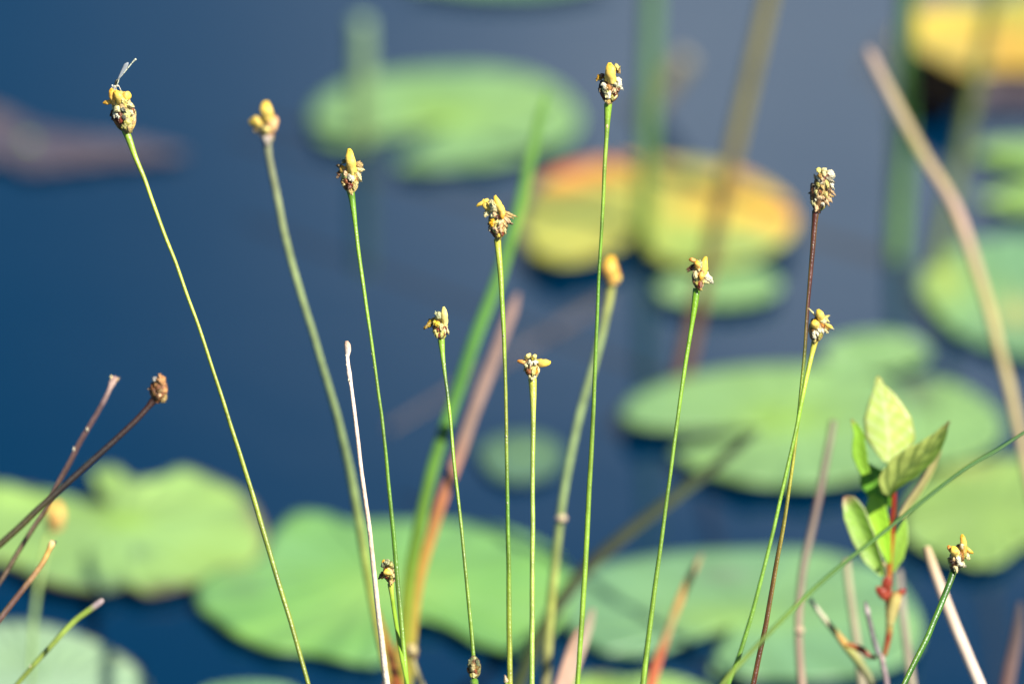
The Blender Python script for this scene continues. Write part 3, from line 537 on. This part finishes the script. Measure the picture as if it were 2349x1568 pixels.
grass('tallest stalk of the group, straight with a cream tipped head', [(1395,238),(1394,262),(1392,300),(1388,370),(1384,450),(1380,530),(1375,610),(1371,690),(1368,770),(1364,860),(1361,945),(1356,1040),(1351,1130),(1347,1210),(1343,1290),(1338,1370),(1333,1450),(1328,1520),(1325,1568)],
      2.50, [(0, 17), (25, 14), (70, 9), (300, 8), (700, 10), (1400, 12)], [(0, SG), (.1, (.2,.3,.03)), (.3, SG2), (.6, (.20,.32,.03)), (1, SG)], seed=10, specks=[(1372,900,1.5)],
      head=dict(Z=Z10, axis=(588,940,615,440), hw=172, bracts=BR_GREEN, nb=34, wmid=.5, filler=10, lobes=[
        (635,540,600,225,180,YEL,.8), (560,520,560,330,100,YEL,.7), (680,300,770,300,90,PYEL,.3,'w'), (720,310,765,350,70,TAN,.3), (735,360,775,405,55,TAN,.3), (495,440,380,510,85,DYEL,.2,'w'), (730,480,785,650,95,WHT,.6), (480,560,530,670,70,WHT,.8), (630,540,740,640,70,(.50,.48,.28)), (600,690,580,830,75,WHT), (660,660,700,740,55,PINK), (690,730,700,790,60,RED), (640,780,655,870,62,OLV), (540,840,600,930,70,(.6,.42,.12)),
        (720,780,670,860,50,CREAM,.7), (540,760,550,830,50,CREAM,.9), (430,560,430,700,70,(.04,.03,.02),.2), (720,650,760,720,60,(.16,.05,.02),.6), (500,700,530,760,60,(.3,.3,.18)), (490,410,470,480,55,BRN,.2)]))
grass('blurred stalk with a plain orange egg shaped head and a pale joint halfway', [(1402,652),(1397,690),(1383,755),(1364,830),(1345,895),(1326,965),(1310,1040),(1298,1100),(1288,1160),(1280,1230),(1272,1300),(1265,1370),(1259,1440),(1255,1510),(1252,1568)], 2.665, [(0, 18), (60, 16), (500, 20), (1000, 20)],
      [(0, (.34,.34,.08)), (.15, (.24,.32,.12)), (.5, (.26,.36,.14)), (.8, (.34,.38,.08)), (1, (.26,.24,.10))], seed=11, streak=None, dtilt=0.0,
      head=dict(Z=ZD, axis=(1403,655,1406,605), hw=19, bracts=[(.88,.44,.05), (.75,.32,.04), (.85,.50,.1)], nb=20, wmid=.5, filler=1, fill_cols=(TAN, YEL), lobes=[(1402,642,1402,588,36,DYEL,.8,'p'), (1412,645,1420,628,18,YEL,.6,'p')]))
_r = bpy.data.objects
mb = MB(); q = P(1288, 1190, 2.665); k = pxm(2.665); _par = [o for o in _r if o.get('label', '').startswith('blurred stalk with a plain orange')][0]
lobe(mb, q - Uv * 12 * k, q + Uv * 12 * k, 27 * k, 27 * k, (.62,.48,.30), (.62,.48,.30), crumple=.05); mb.build('node', M_DRY, _par, _par.location.copy())
grass('bright green stalk with a white petal low on the right of its head', [(1598,662),(1595,690),(1590,725),(1582,775),(1573,830),(1565,885),(1555,955),(1545,1030),(1535,1105),(1526,1170),(1517,1240),(1507,1310),(1498,1380),(1489,1450),(1481,1515),(1475,1568)], 2.50, [(0, 15), (30, 14), (90, 9), (300, 9), (900, 12)],
      [(0, SG2), (.04, (.18,.36,.01)), (.3, (.18,.32,.03)), (1, (.2,.34,.03))], seed=12, specks=[(1597,672,1.5)],
      head=dict(Z=Z12, axis=(665,1310,690,520), hw=195, bracts=BR_GREEN, nb=28, wmid=.5, filler=4, fill_cols=(CREAM, BRN, TAN), lobes=[
        (880,820,880,325,195,YEL,.8), (560,450,390,405,125,ORG,.3), (640,660,610,430,180,DYEL,.9), (740,700,700,450,140,GCR,.8,'w'), (880,840,1050,1030,175,WHT,.5), (620,720,575,920,115,CREAM), (745,800,720,1005,145,DYEL,1.05), (520,690,530,760,80,PINK,.6), (840,990,930,1090,95,CREAM,.7), (720,1020,680,1200,120,RED,1.0), (490,580,390,700,120,BRN,.1), (440,600,340,680,50,BRN,.1), (620,1030,620,1120,95,OLV), (640,1210,740,1270,90,(.7,.5,.1)), (760,700,800,800,70,PEACH,1.0,'w'), (670,660,690,740,70,CREAM)]))
grass('red brown stalk with a tall dried cream and brown cone', [(1871,483),(1868,520),(1862,595),(1857,655),(1852,715),(1847,790),(1842,850),(1837,900),(1829,975),(1819,1060),(1808,1135),(1796,1210),(1782,1285),(1769,1360),(1757,1430),(1742,1500),(1728,1568)], 2.51, [(0, 15), (30, 12), (200, 8.5), (900, 10), (1200, 12)],
      [(0, SRD), (.2, (.07,.014,.008)), (.27, (.09,.06,.012)), (.4, SG2), (.5, SOL), (.75, (.11,.06,.012)), (1, SRD)], seed=13, streak=(.36,.32,.04), specks=[(1866,563,2.4)],
      head=dict(Z=Z13, axis=(520,1270,740,240), hw=270, bracts=BR_PINK, nb=42, wmid=.48, filler=16, fill_cols=(PINK, TAN, BRN, WHT), lobes=[
        (565,180,560,300,90,PYEL,.6,'w'), (640,210,760,290,110,CREAM,.6), (770,280,950,380,125,WHT,.5), (680,260,700,380,90,CREAM), (490,390,625,550,85,WHT,.7), (545,530,545,620,85,OLV), (740,420,900,530,85,(.34,.30,.2)), (880,540,910,660,85,WHT,.6), (730,480,785,650,80,(.66,.56,.18)), (430,630,475,760,60,PINK,.5), (490,720,530,830,90,(.72,.66,.26)), (480,850,630,920,100,PINK), (690,740,770,910,90,(.56,.46,.14)), (610,590,660,690,80,TAN),
        (890,700,955,830,60,PINK,.5), (840,820,915,880,55,TAN,.6), (820,900,860,1000,95,PINK,.6), (690,930,785,1075,80,PINK), (610,1040,700,1080,65,WHT), (380,850,400,950,60,TAN,.4), (420,970,470,1110,100,(.74,.68,.3),.8), (530,1080,490,1240,80,PINK), (480,920,500,975,50,WHT), (560,330,600,420,80,(.5,.3,.08)), (620,360,660,480,80,PINK), (790,640,840,780,70,(.2,.12,.06)), (580,700,620,800,80,(.35,.12,.04)), (660,860,680,930,60,PINK)]))
grass('stalk crossing the red brown one, with white drips and a bulging yellow head', [(1869,783),(1864,805),(1855,845),(1846,885),(1837,930),(1828,975),(1815,1035),(1800,1100),(1784,1170),(1768,1240),(1752,1305),(1735,1370),(1718,1430),(1698,1495),(1683,1535),(1670,1568)], 2.49, [(0, 14), (30, 10), (200, 8.5), (600, 10), (900, 11)],
      [(0, (.45,.36,.05)), (.05, SY), (.2, SG), (1, (.14,.30,.03))], seed=14,
      head=dict(Z=Z14, axis=(440,1350,620,420), hw=260, bracts=BR_GREEN, nb=30, wmid=.5, filler=4, fill_cols=(CREAM, BRN, OLV), lobes=[
        (660,640,550,290,250,YEL,.8), (740,760,660,540,210,CREAM,1.0), (500,850,420,610,260,YEL,1.0), (810,570,880,500,85,PYEL,.3,'w'), (830,580,880,650,75,PYEL,.3,'w'), (860,760,1030,880,130,YEL,.3), (960,820,1030,900,100,WHT,.4), (840,870,850,1010,100,CREAM,.5), (540,860,600,990,105,WHT), (660,860,715,1020,80,WHT), (440,900,430,1140,110,WHT,.9), (500,960,555,1100,85,WHT,1.05), (480,1080,490,1190,80,WHT,1.0), (650,1000,590,1200,130,OLV,.9), (540,560,310,300,45,CREAM,.5), (660,700,720,830,90,(.7,.26,.03),1.0,'w'), (700,900,760,800,60,(.3,.07,.02),1.0), (800,800,880,920,60,(.6,.36,.06),.6), (350,660,340,860,60,BRN,.4), (430,1200,460,1320,90,(.6,.48,.14),.8)]))
grass('small dark green stalk in the lower right, its head framed by dark water', [(2188,1306),(2181,1328),(2168,1362),(2155,1395),(2141,1428),(2128,1460),(2112,1492),(2095,1525),(2074,1568)], 2.515, [(0, 15), (40, 13), (300, 13)], [(0, (.015,.06,.005)), (.3, (.035,.12,.01)), (1, (.05,.15,.012))], seed=15, streak=(.2,.3,.02),
      head=dict(Z=Z15, axis=(320,1090,480,500), hw=165, bracts=BR_GREEN, nb=28, wmid=.5, filler=4, fill_cols=(CREAM, BRN, PEACH), lobes=[
        (540,620,505,290,150,DYEL,.8), (530,600,510,420,110,WHT,1.1,'p'), (370,720,325,540,185,YEL,1.0), (230,640,215,520,100,ORG,.4), (640,570,745,690,85,DYEL,.3), (640,650,645,800,85,CREAM,.6), (440,710,420,870,95,WHT), (400,880,550,950,105,WHT), (500,860,530,960,80,CREAM), (350,940,395,1060,85,CREAM,.9), (545,640,560,780,90,OLV,.9), (490,640,520,800,60,(.4,.16,.02),1.0), (240,810,330,760,60,TAN,.6), (310,800,320,900,90,(.05,.02,.01),.9)]))
grass('dark leaning stalk ending in a rusty brown seed head', [(352,918),(335,938),(310,965),(270,1003),(235,1035),(185,1080),(135,1125),(90,1165),(45,1208),(0,1248),(-40,1282)], 2.46, [(0, 17), (20, 12), (100, 12), (500, 17)], [(0, (.03,.008,.004)), (.3, (.012,.006,.006)), (.55, (.014,.008,.005)), (.75, (.05,.042,.008)), (1, (.055,.05,.008))], m=M_DRY, seed=16, streak=(.01,.006,.006), dtilt=-0.02,
      head=dict(Z=Z16, axis=(740,1290,900,260), hw=345, bracts=BR_BROWN, nb=34, wmid=.5, filler=4, fill_cols=(PEACH, BRN), lobes=[(690,450,640,270,160,(.66,.64,.58),.7), (950,640,930,210,300,PEACH,.7,'w'), (1040,1230,1100,1030,190,TAN,.7), (600,740,430,735,120,BRN,.2), (1100,900,1130,640,180,PEACH,.5,'w'), (900,900,880,740,180,(.5,.3,.12),1.0)]))
grass('purplish brown dead stalk with a tiny broken cup at its tip', [(263,866),(254,885),(243,910),(222,948),(200,985),(180,1020),(160,1060),(132,1110),(105,1165),(75,1212),(42,1265),(10,1318),(-20,1360)], 2.56, [(0, 14), (14, 15), (30, 10), (200, 12), (600, 14)], [(0, (.62,.42,.33)), (.03, (.5,.34,.28)), (.12, (.11,.065,.065)), (.3, (.09,.045,.042)), (.5, (.06,.032,.02)), (.8, (.085,.078,.018)), (1, (.06,.025,.018))], m=M_DRY, seed=17, name='dead_stalk', cat='dead stalk', group=None, streak=(.3,.2,.17), specks=[(170,1030,6),(200,985,5)], dtilt=0.0)
seed_head(None or [o for o in _r if o.get('label', '').startswith('purplish brown dead')][0], [o for o in _r if o.get('label', '').startswith('purplish brown dead')][0].location.copy(), ZD, 2.56, (260, 874, 265, 862), 8, [(.6,.42,.34), (.5,.3,.2)], [(256,872,255,862,6,CREAM), (268,872,272,866,6,PINK)], 5, nb=7, filler=0)
grass('short orange brown broken stalk near the left edge', [(122,1242),(112,1262),(98,1290),(78,1318),(55,1348),(28,1382),(0,1418),(-25,1450)], 2.55, [(0, 14), (8, 15), (20, 11), (300, 15)], [(0, (.75,.52,.25)), (.08, (.5,.28,.06)), (.3, (.28,.16,.06)), (.55, (.085,.035,.025)), (1, (.09,.05,.04))], m=M_DRY, seed=18, name='dead_stalk', cat='dead stalk', group=None, specks=[(119,1240,4),(126,1240,4)])
grass('bent green stalk with a pinched grey tip over dark water at the left', [(237,1374),(222,1386),(198,1403),(175,1420),(150,1444),(122,1475),(92,1508),(62,1542),(36,1572)], 2.56, [(0, 9), (10, 14), (60, 13), (250, 11)], [(0, (.34,.26,.26)), (.08, (.32,.24,.24)), (.14, (.20,.28,.04)), (.4, (.28,.38,.07)), (1, (.2,.26,.05))], seed=19, name='broken_stalk', cat='grass stalk', group=None, specks=[(70,1528,4)], dtilt=0.0)
grass('blurred orange yellow bud low over the ragged pad at the left', [(118,1215),(110,1240),(98,1290),(85,1360),(75,1450),(70,1568)], 2.80, [(0, 10), (400, 12)], [(0, (.3,.38,.06)), (.3, (.20,.30,.08)), (1, (.16,.26,.08))], seed=20, streak=None, dtilt=-0.03,
      head=dict(Z=ZD, axis=(120,1218,128,1150), hw=20, bracts=[(.72,.36,.06), (.7,.42,.1)], nb=16, wmid=.5, filler=0, lobes=[(125,1205,127,1150,42,(.90,.48,.08),.6,'p')]))
grass('small blurred tan bud at the bottom, right of the broad green blade', [(946,1508),(952,1530),(962,1555),(972,1580)], 2.64, [(0, 10), (400, 16)], [(0, (.4,.34,.12)), (1, (.3,.26,.1))], seed=21, streak=None, dtilt=0.0,
      head=dict(Z=ZD, axis=(946,1512,944,1478), hw=16, bracts=[(.62,.42,.2), (.6,.48,.2), (.4,.28,.1)], nb=16, wmid=.5, filler=0, lobes=[(944,1502,944,1480,22,(.72,.58,.26),.8)]))
grass('tiny peach bract tip just showing at the bottom edge beside the hooked stalk', [(1162,1568),(1162,1580),(1163,1600)], 2.48, [(0, 8), (100, 9)], [(0, SG), (1, SG)], seed=22,
      head=dict(Z=ZD, axis=(1162,1574,1160,1552), hw=6, bracts=[(.75,.5,.3), (.6,.4,.2)], nb=8, wmid=.5, filler=0, lobes=[(1161,1566,1159,1550,8,(.85,.62,.42),.8)]))
# sheath scar on the tallest stalk
_t = [o for o in _r if o.get('label', '').startswith('tallest stalk')][0]
mb = MB(); zp = lambda x, y: P((2300 + x * .2295) / 1.7437, (200 + y * .2295) / 1.7437, 2.5) - Fv * 0.0009
lobe(mb, zp(570, 1435), zp(548, 1250), 55 * .2295 / 1.7437 * pxm(2.5), 40 * .2295 / 1.7437 * pxm(2.5), (.72,.46,.22), (.85,.70,.45), crumple=.05); mb.build('sheath_scar', M_WITHER, _t, _t.location.copy())

# ------------------------------------------------------------------ leafy shrub shoot
ZL = (3250, 1450, 846 / 1033); PD = 2.60
def zl(x, y, off=0.0): return P((ZL[0] + x * ZL[2]) / 1.7437, (ZL[1] + y * ZL[2]) / 1.7437, PD - off)
kz = ZL[2] / 1.7437 * pxm(PD)
tw_pts = [(352,1640),(362,1568),(345,1480),(335,1440)]
sh_base = zl(352, 1640); sh_base = Vector((sh_base.x, sh_base.y, 0))
shoot = root('leafy_shoot', sh_base, 'young shrub shoot with bright green pointed leaves and a red stem', 'plant')
def ltube(name, pts, w_, c_, off=0.0, m=M_LEAF, parent=shoot, ext=False, sides=12):
    pp = catmull([tuple(map(float, p)) for p in pts], 6); L = [zl(x, y, off) for x, y in pp]; n_ = len(L)
    rr = [ramp(w_, i / (n_ - 1)) * .5 * kz for i in range(n_)]; cc = [ramp(c_, i / (n_ - 1)) for i in range(n_)]
    if ext:
        for q in down_to_water(L[-1], L[-1] - L[-3]): L.append(q); rr.append(rr[-1]); cc.append(cc[-1])
    mb = MB(); tube(mb, L, rr, cc, sides, 0.05, 3, 10); return mb.build(name, m, parent, sh_base)
RS = (.5, .06, .01); OS = (.55, .18, .03)
ltube('stem', [(400,560),(398,620),(395,690),(388,780),(384,870),(376,960),(372,1060),(370,1130),(375,1200),(376,1290),(366,1360),(350,1430)], [(0, 16), (.2, 26), (.35, 30), (.6, 32), (.75, 40), (1, 26)],
      [(0, OS), (.12, (.45,.03,.01)), (.2, (.3,.03,.01)), (.35, (.48,.06,.01)), (.45, (.6,.2,.03)), (.55, (.6,.22,.05)), (.6, (.45,.07,.05)), (.72, (.5,.12,.05)), (.8, (.62,.55,.16)), (.88, (.42,.07,.03)), (1, (.5,.26,.1))])
ltube('woody_base', [(336,1425),(345,1480),(358,1540),(364,1600)], [(0, 30), (.2, 26), (1, 28)], [(0, (.5,.34,.3)), (.3, (.25,.19,.19)), (1, (.28,.2,.2))], m=M_DRY, ext=True)
ltube('twig', [(325,1425),(305,1370),(285,1290),(268,1220),(258,1165)][::-1], [(0, 14), (.12, 20), (.2, 28), (.3, 24), (1, 26)], [(0, (.12,.1,.1)), (.2, (.45,.38,.36)), (.3, (.14,.12,.12)), (1, (.22,.2,.2))], m=M_DRY)
ltube('side_twig', [(165,1372),(200,1385),(240,1400),(275,1430),(315,1440)], [(0, 22), (.5, 34), (1, 18)], [(0, (.55,.22,.06)), (.5, (.42,.10,.04)), (1, (.4,.09,.05))], off=-.005)
ltube('side_twig', [(-15,1150),(20,1200),(70,1265),(120,1325),(165,1385),(210,1440),(250,1495),(300,1575)], [(0, 20), (.3, 28), (.6, 40), (1, 44)], [(0, (.36,.34,.26)), (.25, (.40,.38,.24)), (.4, (.28,.22,.05)), (.52, (.5,.26,.04)), (.6, (.32,.32,.06)), (1, (.13,.14,.07))], off=-.02, m=M_REED)
ltube('sheath', [(415,1120),(400,1170),(385,1220),(376,1285)], [(0, 44), (.3, 60), (.7, 56), (1, 34)], [(0, (.5,.28,.08)), (.2, (.72,.60,.2)), (1, (.74,.66,.26))], off=.004)
for (a, b_, w_) in (((372,1160), (312,1095), 52), ((395,1150), (452,1105), 36), ((365,1120), (360,1040), 56)):
    mb = MB(); lobe(mb, zl(*a, .003), zl(*b_, .004), w_ * kz, 16 * kz, (.5,.10,.05), (.42,.05,.03), crumple=.12, seed=a[0]); mb.build('stipule', M_LEAF, shoot, sh_base)

def leaf(spine, wl_, wr_, c0, c1, off=0.0, doff=(0, 0), fold=0.25, veins=0.25, vcol=None, tipc=None, rimc=None, nv=7):
    sp = catmull([tuple(map(float, p)) for p in spine], 5); n_ = len(sp); rows = []; cc = []
    for i, (x, y) in enumerate(sp):
        t = i / (n_ - 1)
        a = sp[max(0, i - 1)]; b_ = sp[min(n_ - 1, i + 1)]; dx, dy = b_[0] - a[0], b_[1] - a[1]; L = math.hypot(dx, dy) or 1; nx, ny = dy / L, -dx / L   # left normal (screen, y down)
        rw = ramp(wl_, t) * 1.1; lw = ramp(wr_, t) * 1.1; ring = []; rc = []
        for j in range(-6, 7):
            u = j / 6.0; ww = lw if u < 0 else rw
            px_, py_ = x + nx * (u * ww), y + ny * (u * ww)
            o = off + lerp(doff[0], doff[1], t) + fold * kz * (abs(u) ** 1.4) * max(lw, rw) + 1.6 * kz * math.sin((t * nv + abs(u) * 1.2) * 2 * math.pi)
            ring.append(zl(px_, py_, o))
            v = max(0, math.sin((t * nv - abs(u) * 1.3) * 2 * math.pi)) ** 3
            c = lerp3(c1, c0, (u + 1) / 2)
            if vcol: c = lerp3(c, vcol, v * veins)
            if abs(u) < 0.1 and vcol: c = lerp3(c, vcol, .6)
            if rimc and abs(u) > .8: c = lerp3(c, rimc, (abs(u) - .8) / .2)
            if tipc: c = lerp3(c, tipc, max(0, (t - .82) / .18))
            rc.append(c)
        rows.append(ring); cc.append(rc)
    mb = MB(); mb.grid(rows, cc, False)
    return mb.build('leaf', M_LEAF, shoot, sh_base, solid=0.0003)
LGB = (.36, .52, .10); LPL = (.55, .62, .28); LDK = (.05, .14, .02); LBG = (.34, .62, .04)
LS = [(0, 6), (.12, 60), (.3, 105), (.5, 100), (.7, 62), (.86, 24), (.95, 13), (1, 2)]
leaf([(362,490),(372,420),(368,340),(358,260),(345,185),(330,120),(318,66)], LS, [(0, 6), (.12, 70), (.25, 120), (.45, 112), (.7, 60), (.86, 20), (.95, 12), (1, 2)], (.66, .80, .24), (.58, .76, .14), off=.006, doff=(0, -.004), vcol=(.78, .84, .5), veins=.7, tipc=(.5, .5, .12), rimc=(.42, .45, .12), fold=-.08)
leaf([(262,545),(240,480),(228,410),(225,350),(210,310),(190,275)], [(0, 20), (.3, 36), (.6, 22), (.85, 14), (1, 1)], [(0, 20), (.3, 32), (.6, 24), (.85, 12), (1, 1)], LBG, (.3, .55, .05), off=.014, tipc=(.5, .4, .15), fold=.2)
leaf([(385,700),(340,640),(300,580),(270,530),(245,480)], [(0, 10), (.3, 62), (.6, 58), (1, 6)], [(0, 10), (.3, 52), (.6, 62), (1, 6)], (.20,.50,.04), (.16,.42,.03), off=-.003, fold=.1, vcol=(.12,.28,.04))
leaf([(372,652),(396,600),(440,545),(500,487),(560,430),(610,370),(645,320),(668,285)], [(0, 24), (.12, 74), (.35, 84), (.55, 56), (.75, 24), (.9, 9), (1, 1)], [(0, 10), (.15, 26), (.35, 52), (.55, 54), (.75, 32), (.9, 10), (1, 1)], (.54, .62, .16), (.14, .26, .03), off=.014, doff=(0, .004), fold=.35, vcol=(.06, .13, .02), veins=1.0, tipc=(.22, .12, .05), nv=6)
leaf([(430,760),(470,690),(520,620),(570,540),(610,450),(640,360)], [(0, 14), (.3, 17), (.8, 14), (1, 1)], [(0, 14), (.3, 17), (.8, 12), (1, 1)], (.58, .50, .22), (.50, .48, .18), off=.002, fold=.3)
leaf([(375,980),(358,905),(342,840),(324,775),(308,705),(290,640)], [(0, 8), (.25, 30), (.5, 48), (.8, 48), (1, 8)], [(0, 8), (.25, 28), (.5, 44), (.8, 46), (1, 8)], (.46, .74, .06), (.38, .68, .04), off=.006, fold=.15)
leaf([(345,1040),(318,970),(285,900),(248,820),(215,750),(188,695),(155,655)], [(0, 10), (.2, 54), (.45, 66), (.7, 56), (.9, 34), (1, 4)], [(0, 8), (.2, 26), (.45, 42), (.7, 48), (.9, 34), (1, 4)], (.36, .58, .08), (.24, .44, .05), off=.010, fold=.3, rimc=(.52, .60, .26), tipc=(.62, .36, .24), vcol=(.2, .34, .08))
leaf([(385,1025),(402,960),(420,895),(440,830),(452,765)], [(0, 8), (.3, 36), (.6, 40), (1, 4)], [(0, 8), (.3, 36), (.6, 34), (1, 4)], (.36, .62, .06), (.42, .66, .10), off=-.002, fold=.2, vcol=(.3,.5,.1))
mb = MB(); lobe(mb, zl(345, 970, .012), zl(355, 1000, .012), 22 * kz, 22 * kz, (.66,.6,.28), (.6,.55,.3)); mb.build('bud', M_LEAF, shoot, sh_base)

# ------------------------------------------------------------------ damselfly on the leftmost head
def z1(x, y, off=0.0): return P((350 + x * .2551) / 1.7437, (200 + y * .2551) / 1.7437, 2.5) - Fv * off
k1 = .2551 / 1.7437 * pxm(2.5)
fb = z1(455, 600, .001)
fly = root('damselfly', fb, 'tiny pale damselfly with grey folded wings perched on the leftmost seed head', 'insect')
mb = MB()
bp_ = catmull([(425,590),(440,570),(452,545),(462,515),(474,485),(488,462),(510,432),(560,375),(610,315),(660,255),(705,200),(735,168),(766,142)], 5)
nn = len(bp_); rr_ = [ramp([(0, 26), (.1, 40), (.17, 26), (.24, 50), (.34, 50), (.42, 26), (.5, 20), (.85, 20), (.93, 32), (.98, 34), (1, 16)], i / (nn - 1)) * .5 * k1 for i in range(nn)]
cc_ = []
for i in range(nn):
    t = i / (nn - 1); c = (.60, .62, .46) if t > .4 else (.52, .55, .40)
    if t > .45 and (i % 7) == 0: c = (.12, .12, .08)
    cc_.append(c)
tube(mb, [z1(x, y, .001) for x, y in bp_], rr_, cc_, 12, 0.0); body = mb.build('body', M_INSECT, fly, fb)
for s_ in (-1, 1):
    mb = MB(); tube(mb, [z1(x + s_ * 13, y, .0016) for x, y in ((442,548),(452,515),(464,482),(478,462))], [7 * k1, 9 * k1, 9 * k1, 5 * k1], [(.02,.02,.015)] * 4, 8); mb.build('thorax_stripe', M_INSECT, fly, fb)
for (x, y) in ((392, 562), (470, 568)):
    mb = MB(); lobe(mb, z1(x, y + 16, .001), z1(x, y - 16, .001), 34 * k1, 34 * k1, (.80,.80,.66), (.7,.72,.6)); mb.build('eye', M_INSECT, fly, fb)
for wdg, off in ((0, .0004), (22, .0014)):
    sp = [(468,470),(500,420),(540,350),(580,280),(608,230),(632,198)]; wv = [8, 16, 26, 32, 30, 8]; rows = []
    for (x, y), wq in zip(sp, wv):
        rows.append([z1(x + wdg * .5 + wq * u * .85, y + wq * u * .5, off) for u in (-1, -.5, 0, .5, 1)])
    mb = MB(); mb.grid(rows, [[(.4,.4,.4)] * 5 for _ in rows], False); mb.build('wing', M_WING, fly, fb, solid=0.00006)
for lg in ([(440,560),(415,600),(425,640)], [(450,560),(450,610),(462,650)], [(460,555),(500,580),(515,620)], [(455,550),(490,560),(530,640)], [(435,560),(385,590),(370,612)], [(440,570),(430,610),(440,640)]):
    pp = catmull([tuple(map(float, p)) for p in lg], 4); mb = MB(); tube(mb, [z1(x, y, .0014) for x, y in pp], [4.5 * k1] * len(pp), [(.66,.64,.5)] * len(pp), 6); mb.build('leg', M_INSECT, fly, fb)
